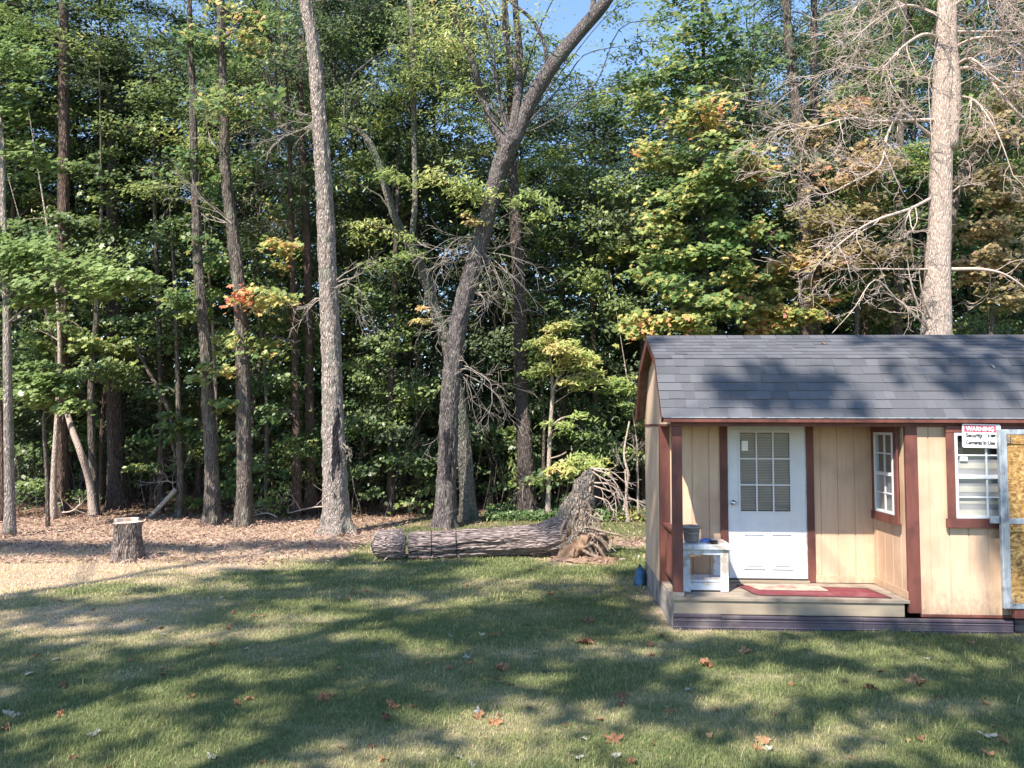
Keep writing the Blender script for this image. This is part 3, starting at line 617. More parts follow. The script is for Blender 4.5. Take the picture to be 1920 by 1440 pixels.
text('Cameras In Use', .034, .036, .058, M['signb'], .305, sg, bold=.0022)
def icon(cx, flip):
    mb = MB(); q = [(-.028, .010), (-.020, .018), (.010, .020), (.026, .010), (.026, -.002), (.014, -.014), (-.006, -.012), (-.022, -.004)]
    mb.prism([(cx + a * flip, -.0026, sh - .125 + z) for a, z in q][::flip], (0, .0012, 0)); return mb
mb = icon(.318, -1); mb.build('camera_icon', M['signb'], sg)
mb = MB()
ring = [(.253 + .030 * math.cos(a), sh - .122 + .017 * math.sin(a)) for a in [k * math.pi / 8 for k in range(16)]]
for k in range(16):
    (ax, az), (bx_, bz) = ring[k], ring[(k + 1) % 16]; mb.tube([(ax, -.002, az), (bx_, -.002, bz)], [.0016, .0016], 4)
mb.prism([(.262, -.0026, sh - .107), (.280, -.0026, sh - .115), (.281, -.0026, sh - .128), (.262, -.0026, sh - .138), (.270, -.0026, sh - .122)], (0, .0012, 0)); mb.build('camera_icon', M['signb'], sg)

# galvanised framed board panel at the right
gp = at_shed('framed_board_gate', 3.40, -.15, 0); gp.rotation_euler = (0, 0, YAW)
tag(gp, 'galvanised steel framed gate filled with yellow strand board at the right edge', 'gate')
gw, g0, g1 = 1.25, .29, 2.165
gf = bx('gate_frame', M['galv'], gp, (0, .082, 0, .05, g0, g1), (gw - .082, gw, 0, .05, g0, g1), (.083, gw - .083, .004, .046, g1 - .055, g1), (.083, gw - .083, .004, .046, g0, g0 + .055), (.083, gw - .083, .004, .046, 1.17, 1.23), bevel=.006)
m = MB()
for a in (.022, .044, .064): m.box(a, a + .008, -.006, -.0003, g0 + .01, g1 - .01)
m.build('frame_rib', M['galv'], gf, bevel=.002)
bx('gate_board', M['osb'], gp, (.084, gw - .084, .014, .03, g0 + .056, 1.169), bevel=0)
bx('gate_board', M['osb'], gp, (.084, gw - .084, .014, .03, 1.231, g1 - .056), bevel=0)
bx('board_batten', M['osb'], gp, (.085, gw - .084, .003, .0135, 2.01, g1 - .058), bevel=.002)
bx('board_batten', M['osb'], gp, (.085, gw - .084, .003, .0135, 1.09, 1.165), bevel=.002)
bx('hinge_bracket', M['galv'], gp, (-.10, -.001, .02, .05, 1.17, 1.25), (.0, .06, .051, .118, 1.18, 1.24), bevel=.01)
bx('bottom_block', M['trim'], gp, (.12, gw - .1, .02, .09, .188, g0 - .001))
for zz in (g0 + .05, 2.02):
    m = MB()
    for k in range(5):
        a = Vector((.086, .0, zz + .015 * k)); m.tube([a, a + Vector((.02, -.012, .012)), a + Vector((.035, 0, .005)), a + Vector((.02, .012, -.01))], [.004] * 4, 5)
    m.build('wire_tie', M['twig_grey'], gp)

# bark modelled into the surface of a trunk
def bark_tube(mb, path, rad, sides, amp, seed, cells=9, cap=True, stretch=1., fl=0.):
    """a trunk with ridged, plated bark modelled into its surface"""
    n = len(path); vs = []; u = None
    s_ = 0
    for i in range(n):
        t = (Vector(path[min(i + 1, n - 1)]) - Vector(path[max(i - 1, 0)])).normalized()
        if u is None: u = Vector((0, 0, 1)) if abs(t.z) < .8 else Vector((0, 1, 0))
        u = (u - t * u.dot(t)).normalized(); v = t.cross(u)
        if i: s_ += (Vector(path[i]) - Vector(path[i - 1])).length
        k = np.arange(sides); a = 2 * np.pi * k / sides
        f1 = fbm(a * cells / 6.283 * 1. + seed + .5 * vnoise(s_ * 3 + 0 * a, a * 2, seed), s_ * 3.2 * stretch + 0 * a + seed, seed, 3); rid = 1 - np.abs(f1 * 2 - 1) * 2
        edge = np.minimum(k, sides - k) / sides; rr = rad[i] * (1 + .07 * np.sin(a * 2 + seed) + .03 * np.sin(a * 5 + s_ * 2)) - amp * rid * sstep(0, .03, edge + .01)
        if fl: rr = rr * (1 + fl * math.exp(-s_ / .22) * (.5 + .5 * np.sin(a * 5 + seed * 2)) + .3 * fl * math.exp(-s_ / .5))
        for q in range(sides): vs.append(Vector(path[i]) + (u * math.cos(a[q]) + v * math.sin(a[q])) * float(rr[q]))
    fs = [(i * sides + k, i * sides + (k + 1) % sides, (i + 1) * sides + (k + 1) % sides, (i + 1) * sides + k) for i in range(n - 1) for k in range(sides)]
    mb.add(vs, fs)
    return vs
# ------------------------------------------------------------------ sprays of leaves, limbs, trees
def spray_pts(c, rx, rz, n, rs=NR):
    """points of one flattened, ragged spray: several sub-discs round the centre"""
    k = max(3, int(n / 45)); sub = np.stack([rs.randn(k) * rx * .48, rs.randn(k) * rx * .48, rs.randn(k) * rz * .5], 1)
    idx = rs.randint(0, k, n); r = rx * .30
    q = np.stack([rs.randn(n) * r, rs.randn(n) * r, rs.randn(n) * r * .28], 1)
    q[:, 2] -= .35 * (q[:, 0] ** 2 + q[:, 1] ** 2) / max(r, .01) * .35
    return np.array(c)[None] + sub[idx] + q, [np.array(c) + s_ for s_ in sub]
def limb(mb, a, b, r, sides=5, sag=.0, rs=R):
    a = Vector(a); b = Vector(b); L = (b - a).length; pts = []; n = max(3, int(L / .45)); u = Vector((rs.gauss(0, 1), rs.gauss(0, 1), rs.gauss(0, .5))) * L * .05; u2 = Vector((rs.gauss(0, 1), rs.gauss(0, 1), rs.gauss(0, .5))) * L * .03
    for i in range(n + 1):
        t = i / n; pts.append(a.lerp(b, t) + u * math.sin(math.pi * t) + u2 * math.sin(2 * math.pi * t) + Vector((0, 0, L * .10 * math.sin(math.pi * t))))
    mb.tube(pts, [r * (1 - .75 * i / n) + .003 for i in range(n + 1)], sides, cap=False)
def nearest_on(path, c, low=.35):
    """a point of the trunk path below the spray centre, from which its limb leaves"""
    zt = c[2] - low * math.hypot(c[0] - path[0].x, c[1] - path[0].y)
    best = min(range(len(path)), key=lambda i: abs(path[i].z - zt)); return path[best]
def tree(name, label, Y, path, mat, sprays=(), leaf='leaf_green', shape='diamond', lsize=.11, group=None, cat='tree', auto=None, twigs=None, extra=(), rough=.05, flare=None, tilt=.6, top=True, dens=1., limbmat=None):
    """path [(px,py,width px)...], the first point standing on the ground; auto=(n, z0, z1, R, r, leaves per spray)"""
    b0 = P(path[0][0], path[0][1], Y); base = Vector((b0.x, Y, gz1(b0.x, Y) - .06)); yj = R.uniform(-.3, .3)
    pts = [base]; rad = [path[0][2] / 2 / F * Y]; n = len(path)
    for k, (px, py, w_) in enumerate(path[1:]):
        pts.append(P(px, py, Y + yj * math.sin(k * 1.3))); rad.append(w_ / 2 / F * Y)
    if top and pts[-1].z < 17:
        d = (pts[-1] - pts[-2]).normalized(); hh = R.uniform(2.5, 4.5)
        pts.append(pts[-1] + d * hh + Vector((R.uniform(-.3, .3), 0, 0))); rad.append(rad[-1] * .1)
    cp, cr = catmull(pts, rad, 6)
    root = empty(name, base); tag(root, label, cat, group)
    L = lambda v: Vector(v) - base
    m = MB()
    if rad[0] > .155:
        fp, fr = catmull(pts, rad, 44 if rad[0] > .2 else 30); bark_tube(m, [L(q) for q in fp], fr, 60, .10 * rad[0], R.randint(1, 9), cells=22, stretch=1.5, fl=(flare or (.55, 4))[0])
    else: m.tube([L(q) for q in cp], cr, 14 if rad[0] > .09 else 9, rough=rough, seed=R.randint(0, 99), flare=flare or (.55, 4))
    tr = m.build('trunk', mat, root, smooth=True)
    for bp_ in extra:        # big forks: [(px,py,w)...]
        q = [P(a, b_, Y + R.uniform(-.2, .2) * (0 if i == 0 else 1)) for i, (a, b_, c) in enumerate(bp_)]; r_ = [c / 2 / F * Y for a, b_, c in bp_]
        q2, r2 = catmull(q, r_, 5); m = MB(); m.tube([L(v) for v in q2], r2, 9, rough=rough, seed=R.randint(0, 99)); m.build('fork_limb', mat, root, smooth=True)
    if path[-1][1] > 40 and not twigs: sprays = list(sprays) + [(path[-1][0], path[-1][1] - k_ * 45, .1, 42, 200, .4) for k_ in range(3 if top else 1)]
    sp = []
    for (px, py, dy, rpx, nl, t0) in sprays: sp.append((P(px, py, Y + dy), rpx / F * Y, nl, t0))
    if auto:
        na, z0, z1, RR, r_, nl = auto
        for k in range(na):
            z = z0 + (z1 - z0) * (k + R.random()) / na; a = R.uniform(0, 2 * math.pi); c = min(cp, key=lambda q: abs(q.z - z)); rr = RR * math.sqrt(R.random()) * (1 - .45 * ((z - z0) / (z1 - z0 + .01)) ** 1.5)
            sp.append((Vector((c.x + rr * math.cos(a), c.y + rr * math.sin(a), z)), r_ * R.uniform(.7, 1.25), nl, R.uniform(.15, .55)))
    if sp:
        C = []; T = []; m = MB(); core = [q for q in cp if q.z < max(c_[0].z for c_ in sp)][1:]
        if len(core) > 1: m.tube([L(q) for q in core], [.006] * len(core), 3, cap=False)
        for c, r_, nl, t0 in sp:
            nl = int(nl * dens); q, subs = spray_pts(c, r_, r_ * .5, nl); C.append(q)
            T.append(np.clip(t0 + NR.randn(nl) * .13 + (vnoise(q[:, 0] * 1.2, q[:, 2] * 1.2, 60) - .5) * .4, 0, 1))
            a = nearest_on(cp, c); limb(m, L(a), L(c), max(.008, min(.05, r_ * .025)))
            for s_ in subs[:6]: limb(m, L(c), L(s_), .008, 3)
        C = np.concatenate(C); T = np.concatenate(T)
        leaves('crown', C - np.array(base)[None], lsize * NR.uniform(.6, 1.35, len(C)), M[leaf], T, shape, tilt, root)
        m.build('limbs', limbmat or mat, root, smooth=True)
    if twigs:                # dead twigs: list of (px,py,count,length,(dx,dy,dz),droop)
        m = MB(); zs = [P(q_[0], q_[1], Y).z for q_ in twigs]; core = [q for q in cp if min(zs) - .5 < q.z < max(zs) + .5]
        if len(core) > 1: m.tube([L(q) for q in core], [.006] * len(core), 3, cap=False)
        for px, py, cnt, ln, dr, dp in twigs:
            o_ = P(px, py, Y)
            for k in range(cnt):
                branch(m, L(o_) + rvec(.06), Vector(dr) + rvec(.4), ln * R.uniform(.6, 1.2), .014, 2, dp, .3, 5, 7, 4)
        m.build('dead_twigs', M['twig_grey'], root)
    return root

BK = M
tree('maple_tree', 'mid green tree closing the gap between the forked tree and the turning maple', 18.6, [(1120, 955, 13), (1118, 800, 11), (1112, 600, 9), (1108, 420, 7), (1104, 320, 4)], M['bark_dark'], top=False,
     sprays=[(1090, 290, -.3, 60, 520, .55), (1140, 350, -.5, 60, 560, .5), (1050, 360, -.3, 55, 480, .45), (1110, 430, -.6, 62, 560, .5), (1030, 450, -.2, 50, 400, .5), (1160, 470, -.5, 55, 480, .6), (1090, 520, -.5, 55, 460, .45), (1010, 550, -.2, 50, 380, .4), (1150, 580, -.4, 50, 420, .5), (1070, 600, 0, 50, 360, .4)], shape='diamond', lsize=.12)
tree('oak_tree', 'full leafed green tree filling the space between the tall pale trunk and the fork', 18.3, [(735, 962, 14), (732, 800, 12), (738, 600, 10), (744, 400, 8), (748, 250, 5)], M['bark_dark'], top=False,
     sprays=[(740, 230, -.2, 60, 480, .5), (690, 300, 0, 55, 420, .45), (690, 560, -.3, 60, 560, .5), (740, 640, -.5, 55, 520, .5), (690, 690, -.5, 50, 460, .45), (770, 740, -.5, 52, 480, .5), (700, 790, -.5, 48, 420, .42), (750, 850, -.5, 50, 420, .4), (680, 880, -.4, 40, 300, .35), (800, 860, -.3, 40, 300, .4), (770, 480, .1, 50, 360, .4)], shape='diamond', lsize=.12)
tree('maple_tree', 'mid green tree with a crown high above the dark bowed trunk at left', 18.4, [(300, 958, 12), (302, 800, 10), (298, 600, 8), (290, 400, 7), (286, 200, 5)], M['bark_dark'],
     sprays=[(290, 170, -.2, 65, 520, .5), (240, 240, -.3, 60, 460, .45), (330, 260, -.3, 55, 420, .5), (270, 350, -.3, 55, 440, .5), (310, 440, -.4, 55, 440, .45), (250, 480, -.2, 50, 360, .4)], shape='diamond', lsize=.12)
# ---- the trees one can tell apart along the edge of the wood
tree('oak_tree', 'tall pale straight trunk with a black burnt streak, leaning slightly left', 15.2, [(632, 1003, 50), (628, 900, 47), (622, 700, 41), (614, 480, 37), (604, 300, 33), (590, 110, 28), (570, -20, 24)], BK['bark_big'],
     sprays=[(520, -60, 1, 90, 500, .3), (640, -80, .5, 110, 600, .35), (600, -160, 0, 120, 600, .3), (690, 20, 1.2, 60, 300, .3)], twigs=[(628, 540, 5, 1.0, (1, -.2, .1), .12), (600, 560, 3, .6, (-1, 0, 0), .2), (640, 830, 2, .5, (1, 0, 0), .1), (600, 230, 4, .9, (-1, 0, .2), .05)], flare=(.95, 4), rough=.045, lsize=.10, shape='long')
tree('oak_tree', 'leaning grey trunk behind the log that forks into a long limb rising right', 16.4, [(833, 988, 44), (838, 880, 40), (848, 690, 38), (868, 570, 37), (905, 440, 35), (932, 330, 35), (958, 262, 42)], BK['bark_fork'], top=False,
     extra=[[(955, 275, 36), (985, 210, 30), (1030, 130, 29), (1085, 62, 27), (1130, 10, 25), (1170, -50, 20)], [(950, 280, 22), (925, 235, 17), (905, 180, 13), (890, 130, 10), (868, 70, 8), (845, 20, 6)], [(962, 270, 30), (968, 200, 17), (975, 120, 14), (968, 30, 13), (960, -60, 9)], [(1025, 135, 9), (1022, 90, 8), (1000, 40, 7), (960, 5, 6), (930, -30, 4)], [(975, 150, 10), (955, 100, 10), (945, 40, 9), (945, -50, 6)], [(1110, 45, 12), (1112, 10, 12), (1115, -40, 8)]],
     sprays=[(870, 345, -.6, 62, 700, .62), (1000, 385, -.3, 48, 420, .5), (905, 415, -.4, 25, 120, .85), (850, 110, .3, 80, 750, .62), (900, 40, .0, 90, 800, .6), (800, 60, .5, 70, 500, .6), (960, 150, .6, 60, 380, .5), (1010, 60, .3, 40, 260, .45), (860, 200, .5, 70, 500, .5), (780, 150, .8, 60, 400, .5), (1080, 150, .8, 40, 160, .4), (1180, 85, .8, 60, 420, .4), (1240, 40, .9, 60, 420, .4), (1060, 110, .6, 45, 260, .45), (1100, 190, .9, 50, 300, .5), (1150, 20, .6, 50, 260, .4), (1060, -40, .5, 90, 500, .45), (880, -60, .5, 120, 800, .5)],
     leaf='leaf_yellow', shape='long', lsize=.14, twigs=[(895, 450, 7, 1.3, (-1, -.3, -.2), .10), (900, 470, 8, 1.3, (1, -.3, -.4), .12), (880, 540, 4, 1.0, (1, -.4, -.6), .12), (845, 690, 7, 1.5, (1, -.4, -.1), .16), (860, 590, 4, .8, (-1, -.4, 0), .1)], rough=.06)
tree('oak_tree', 'dark furrowed trunk right of the pale forked pair, bowed slightly left', 16.1, [(456, 992, 34), (458, 890, 30), (456, 720, 29), (450, 560, 27), (437, 440, 25), (424, 330, 22), (420, 200, 20), (414, 0, 16)], BK['bark_mid'],
     sprays=[(490, 550, -.5, 55, 420, .78), (440, 200, -.4, 70, 600, .45), (470, 60, -.2, 80, 600, .6), (500, 650, .3, 50, 300, .5), (410, 330, .5, 60, 350, .4), (520, 470, .3, 45, 240, .6), (380, 90, .2, 70, 500, .4)], leaf='leaf_autumn', shape='maple', lsize=.12, twigs=[(430, 420, 4, 1.6, (-1, -.2, .2), .0), (410, 280, 2, 1.2, (-.6, 0, .8), -.02)])
tree('oak_tree', 'mid grey trunk with a thinner twin behind, just left of the dark bowed trunk', 16.3, [(397, 988, 30), (397, 880, 24), (390, 740, 22), (384, 640, 20), (372, 500, 18), (366, 350, 15), (360, 150, 12), (355, 0, 9)], BK['bark_mid'],
     sprays=[(400, 700, -.3, 35, 220, .75), (430, 760, -.2, 35, 240, .6), (370, 560, .2, 55, 340, .4), (400, 470, .3, 50, 300, .45), (340, 300, .2, 60, 400, .35)], leaf='leaf_autumn', shape='maple', lsize=.115)
tree('sapling_tree', 'thin pale stem standing tight behind the mid grey trunk', 16.9, [(408, 980, 9), (405, 850, 8), (404, 750, 7), (398, 600, 6)], BK['bark_pale'], sprays=[(420, 640, .1, 45, 260, .6)], leaf='leaf_yellow', shape='maple')
tree('poplar_tree', 'slender pale grey trunk nearest the left edge of the photo', 14.7, [(20, 992, 19), (17, 880, 17), (14, 700, 15), (12, 560, 13), (6, 400, 10), (2, 250, 8)], BK['bark_pale'],
     sprays=[(40, 480, -.4, 70, 900, .5), (130, 505, -.5, 80, 1100, .5), (215, 530, -.3, 60, 700, .5), (60, 545, -.2, 60, 600, .4), (0, 440, 0, 60, 600, .4), (270, 530, 0, 40, 300, .45), (60, 300, .5, 60, 400, .3), (10, 120, .5, 70, 500, .3)], leaf='leaf_bright', shape='maple', lsize=.12, tilt=.4)
tree('sapling_tree', 'red brown thin stem at the very left edge behind the pale grey trunk', 16.6, [(4, 960, 12), (3, 850, 9), (-2, 740, 8), (-15, 600, 6)], BK['bark_red'])
tree('maple_tree', 'thin crooked stem carrying the lowest bright green maple spray at left', 16.1, [(90, 985, 7), (88, 900, 7), (82, 800, 6), (84, 760, 5), (78, 690, 4)], BK['bark_mid'], top=False,
     sprays=[(80, 735, -.5, 42, 800, .6), (125, 760, -.6, 28, 380, .65), (50, 705, -.3, 30, 300, .45), (110, 720, -.2, 35, 300, .5)], leaf='leaf_bright', shape='maple', lsize=.12, tilt=.35)
tree('maple_tree', 'smooth pale stem touching the left side of the thick brown trunk', 17.3, [(100, 975, 11), (101, 880, 10), (108, 760, 8), (112, 640, 7), (100, 500, 5)], BK['bark_dead'], sprays=[(130, 600, .1, 45, 260, .4), (60, 620, .2, 40, 240, .35)], shape='maple')
tree('pine_tree', 'thick brown pine trunk at left rising straight to the top of the photo', 18.0, [(114, 965, 25), (116, 850, 24), (118, 700, 23), (119, 500, 23), (120, 300, 22), (120, 100, 20), (116, -30, 16)], BK['bark_red'],
     sprays=[(60, 60, .4, 90, 700, .35), (170, 20, .3, 90, 700, .4), (60, 220, .8, 70, 500, .3), (190, 330, .8, 60, 400, .3), (40, 360, .8, 60, 400, .3)], twigs=[(120, 560, 4, .8, (-1, 0, .2), .05), (122, 540, 3, .8, (1, 0, .1), .08)])
tree('maple_tree', 'smooth stem leaning left, one half of the V pair beside the brown pine', 17.7, [(176, 968, 15), (168, 905, 13), (152, 850, 12), (137, 810, 11), (124, 765, 9), (112, 700, 7), (90, 600, 5)], BK['bark_dead'], sprays=[(80, 640, .2, 45, 260, .45)], leaf='leaf_bright', shape='maple')
tree('maple_tree', 'upright smooth stem, right half of the V pair with a green canopy', 17.9, [(181, 966, 15), (174, 880, 13), (170, 760, 12), (173, 690, 12), (180, 600, 9), (186, 480, 7), (190, 360, 5)], BK['bark_mid'],
     sprays=[(200, 690, -.6, 42, 520, .6), (160, 640, -.2, 42, 360, .45), (225, 650, .2, 40, 300, .4), (190, 430, .3, 60, 400, .4), (250, 600, .4, 50, 300, .35)], leaf='leaf_green', shape='maple', lsize=.115)
tree('oak_tree', 'broad dark blotched trunk deep in shade right of the V pair', 19.2, [(220, 940, 34), (217, 860, 28), (214, 700, 27), (212, 500, 24), (210, 250, 20)], BK['bark_dark'], auto=(8, 8, 15, 2.2, .9, 350), leaf='leaf_dark')
tree('maple_tree', 'thin forked stem with flaking bark, standing right of the tree stump', 17.7, [(335, 968, 15), (338, 900, 12), (336, 820, 11), (333, 700, 8), (328, 560, 6)], BK['bark_mid'], extra=[[(332, 860, 8), (322, 820, 8), (320, 780, 7), (300, 735, 8), (280, 700, 6), (255, 650, 5)]],
     sprays=[(345, 790, -.3, 32, 260, .45), (300, 720, .3, 45, 260, .35), (340, 640, .3, 50, 300, .35), (290, 600, .4, 50, 320, .4)], shape='maple', twigs=[(330, 905, 4, .8, (-1, -.2, .2), .0)])
tree('cedar_tree', 'red brown cedar trunk left of the tall pale trunk, with short dead twigs', 17.9, [(556, 955, 17), (556, 850, 15), (553, 700, 13), (548, 520, 11), (545, 350, 9), (540, 200, 6)], BK['bark_red'], auto=(10, 4.5, 9, 1.2, .55, 260), leaf='leaf_dark', lsize=.09, twigs=[(552, 560, 5, 1.1, (-1, -.3, 0), .10), (556, 640, 3, .9, (-1, 0, 0), .1), (550, 780, 3, .7, (-1, 0, .2), .1)])
tree('cedar_tree', 'vine wrapped cedar trunk with tangled dead twigs high behind the tall pale trunk', 18.5, [(583, 940, 20), (582, 850, 18), (580, 700, 17), (577, 500, 15), (570, 320, 14), (565, 200, 9)], BK['bark_red'], auto=(6, 10, 14, 1.2, .7, 260), leaf='leaf_dark',
     twigs=[(545, 240, 16, 1.5, (-.3, -.3, .3), .1), (545, 330, 9, 1.2, (-.5, -.3, -.3), .1), (575, 400, 6, .9, (-.6, 0, -.3), .1)])
tree('sapling_tree', 'slim bare stem between the dark bowed trunk and the red brown cedar', 17.8, [(497, 968, 8), (499, 880, 7), (500, 790, 7), (497, 700, 6), (490, 620, 4)], BK['bark_mid'], sprays=[(510, 880, -.2, 30, 120, .3), (515, 720, 0, 40, 200, .35)])
tree('oak_tree', 'curving mossy trunk behind the forked tree, arching up to the left', 17.4, [(880, 950, 30), (866, 800, 28), (842, 660, 25), (818, 590, 23), (798, 520, 21), (768, 455, 20), (742, 410, 16), (722, 350, 14), (705, 290, 12), (678, 250, 12), (645, 235, 7)], BK['bark_moss'], top=False,
     extra=[[(770, 455, 12), (778, 380, 11), (776, 250, 11), (774, 120, 10), (770, 0, 8)]], sprays=[(700, 420, -.3, 50, 420, .6), (740, 330, -.6, 42, 320, .5), (780, 470, -.5, 34, 220, .45), (720, 500, 0, 50, 300, .45), (650, 330, .2, 60, 380, .5), (790, 590, -.2, 26, 160, .9), (700, 160, .3, 80, 500, .3), (740, 50, .5, 90, 500, .3)], leaf='leaf_yellow', shape='long', lsize=.13)
tree('oak_tree', 'dark upright trunk behind the fallen log, between the fork and the bright sapling', 17.9, [(990, 952, 34), (985, 860, 29), (978, 740, 26), (976, 640, 26), (974, 560, 24), (966, 420, 21), (960, 300, 17), (955, 150, 12)], BK['bark_dark'], auto=(8, 6.5, 11, 1.8, .8, 300), leaf='leaf_dark')
tree('dogwood_tree', 'small bright yellow green tree on a thin forked pale stem left of the shed', 17.6, [(1027, 958, 10), (1029, 880, 8), (1032, 800, 8), (1036, 740, 7), (1034, 690, 6), (1030, 660, 4)], BK['bark_dead'], top=False,
     extra=[[(1034, 740, 5), (1044, 715, 5), (1054, 690, 4), (1060, 660, 3)], [(1033, 800, 4), (1052, 785, 4), (1078, 778, 3)], [(1030, 860, 3), (1048, 855, 3), (1062, 848, 3)]],
     sprays=[(1050, 655, -.5, 36, 480, .68), (1090, 665, -.6, 34, 420, .66), (1020, 640, -.2, 30, 300, .6), (1045, 610, 0, 30, 300, .65), (1110, 700, -.2, 40, 380, .5), (1075, 720, -.4, 28, 220, .6), (1000, 690, -.1, 34, 260, .45), (1070, 800, -.2, 40, 260, .35), (1110, 870, -.4, 38, 360, .7), (1060, 880, -.4, 26, 240, .72), (1150, 720, .1, 40, 300, .45)], leaf='leaf_yellow', shape='long', lsize=.15, tilt=.3)
tree('sapling_tree', 'thin dark twin stem just left of the bright yellow green tree', 18.2, [(1018, 955, 7), (1019, 860, 6), (1020, 780, 5), (1012, 700, 4)], BK['bark_mid'], twigs=[(1018, 890, 3, 1.1, (-1, 0, .2), .02)])
tree('sapling_tree', 'thin crooked leafless sapling between the upturned roots and the shed', 17.2, [(1178, 965, 7), (1174, 930, 5), (1178, 890, 5), (1170, 850, 4), (1180, 790, 3)], BK['bark_dead'], top=False, extra=[[(1168, 965, 5), (1174, 925, 4), (1172, 880, 3)]], twigs=[(1176, 930, 3, .9, (1, 0, 0), .02), (1172, 880, 3, .6, (-.4, 0, .8), .0)])
tree('sapling_tree', 'straight bare sapling standing nearest the left wall of the shed', 17.7, [(1197, 962, 5), (1196, 920, 4), (1195, 860, 4), (1190, 800, 3)], BK['bark_dead'], sprays=[(1190, 760, .3, 40, 300, .4), (1160, 830, .3, 40, 260, .4)], leaf='leaf_yellow', shape='long')
# right hand side, behind the shed
tree('maple_tree', 'tall maple with green, yellow and orange leaves left of the shed ridge', 15.5, [(1322, 960, 14), (1322, 700, 11), (1320, 420, 9), (1318, 200, 8), (1316, 0, 6)], BK['bark_mid'],
     sprays=[(1320, 60, -.4, 70, 800, .5), (1260, 140, -.3, 60, 600, .5), (1370, 120, -.2, 60, 500, .45), (1300, 210, -.6, 70, 800, .58), (1240, 290, -.2, 55, 500, .62), (1360, 300, -.8, 60, 800, .66), (1420, 325, -.9, 34, 380, .74), (1300, 370, -.6, 70, 750, .5), (1240, 430, -.2, 55, 520, .55), (1385, 420, -.8, 50, 520, .55), (1320, 480, -.6, 60, 700, .55), (1260, 540, -.6, 50, 560, .6), (1390, 510, -.7, 40, 400, .62), (1350, 570, -.8, 42, 480, .6), (1290, 600, -.7, 45, 560, .65), (1210, 600, -.4, 50, 500, .55), (1210, 500, 0, 50, 420, .5), (1290, -40, 0, 90, 800, .5), (1210, 190, .4, 50, 340, .55)],
     leaf='leaf_autumn', shape='maple', lsize=.125, tilt=.5)
tree('maple_tree', 'smaller turning maple whose yellow leaves fill the gap over the middle of the roof', 16.2, [(1440, 960, 10), (1440, 700, 8), (1442, 560, 7), (1445, 440, 5)], BK['bark_mid'], top=False,
     sprays=[(1440, 560, -.4, 50, 560, .68), (1500, 590, -.5, 50, 500, .62), (1430, 610, -.4, 40, 420, .62), (1480, 500, -.3, 45, 420, .7), (1560, 560, -.1, 50, 380, .6), (1400, 640, 0, 40, 300, .5)], leaf='leaf_autumn', shape='maple', lsize=.12, tilt=.45)
tree('beech_tree', 'pale tan leaved tree tangled with dead branches left of the bleached trunk', 15.8, [(1600, 960, 12), (1605, 700, 9), (1610, 480, 8), (1618, 330, 6)], BK['bark_mid'], top=False,
     sprays=[(1590, 330, -.3, 60, 480, .6), (1640, 290, -.2, 50, 380, .65), (1560, 410, -.4, 62, 520, .45), (1630, 400, -.4, 60, 500, .55), (1580, 480, -.5, 62, 560, .5), (1640, 480, -.3, 40, 300, .7), (1520, 470, -.1, 50, 360, .4), (1540, 250, 0, 50, 300, .6), (1600, 200, .2, 60, 300, .65), (1660, 560, 0, 50, 280, .4)], leaf='leaf_tan', shape='maple', lsize=.115, tilt=.5)
tree('oak_tree', 'thick dark trunk with pale patches behind the middle of the shed roof', 17.6, [(1512, 945, 34), (1512, 700, 31), (1510, 420, 27), (1502, 290, 25), (1490, 180, 22), (1478, 60, 18), (1470, -20, 14)], BK['bark_mid'], auto=(9, 8, 15, 2.2, .9, 330), leaf='leaf_dark')
tree('pine_tree', 'slim dark pine trunk against the sky right of the thick dark trunk', 18.4, [(1530, 940, 20), (1529, 600, 18), (1528, 300, 15), (1526, 0, 12)], BK['bark_dark'], auto=(6, 12, 17, 1.8, .8, 240), leaf='leaf_dark')
tree('oak_tree', 'grey trunk close on the left of the bleached dead trunk', 17.3, [(1680, 950, 24), (1682, 700, 20), (1684, 500, 18), (1686, 380, 15), (1690, 200, 12)], BK['bark_mid'], auto=(7, 4, 11, 1.8, .7, 300), leaf='leaf_autumn', shape='maple')
tree('oak_tree', 'leaning grey limb trunk crossing behind the right of the bleached dead trunk', 16.6, [(1745, 955, 26), (1760, 600, 24), (1790, 370, 20), (1830, 290, 20), (1880, 255, 18), (1940, 235, 14)], BK['bark_mid'], top=False, auto=(8, 5.5, 10, 2.2, .8, 330), leaf='leaf_autumn', shape='maple')
tree('beech_tree', 'tan and orange leaved tree right of the bleached dead trunk', 15.5, [(1860, 960, 11), (1858, 700, 8), (1862, 450, 6), (1868, 330, 4)], BK['bark_mid'], top=False,
     sprays=[(1850, 420, -.2, 55, 420, .6), (1890, 480, -.3, 55, 420, .55), (1830, 500, -.2, 45, 340, .7), (1900, 380, 0, 60, 380, .5), (1840, 330, .2, 50, 280, .65), (1880, 560, 0, 60, 380, .3), (1820, 250, .4, 60, 300, .7), (1910, 180, .4, 70, 340, .5)], leaf='leaf_tan', shape='maple', lsize=.12)

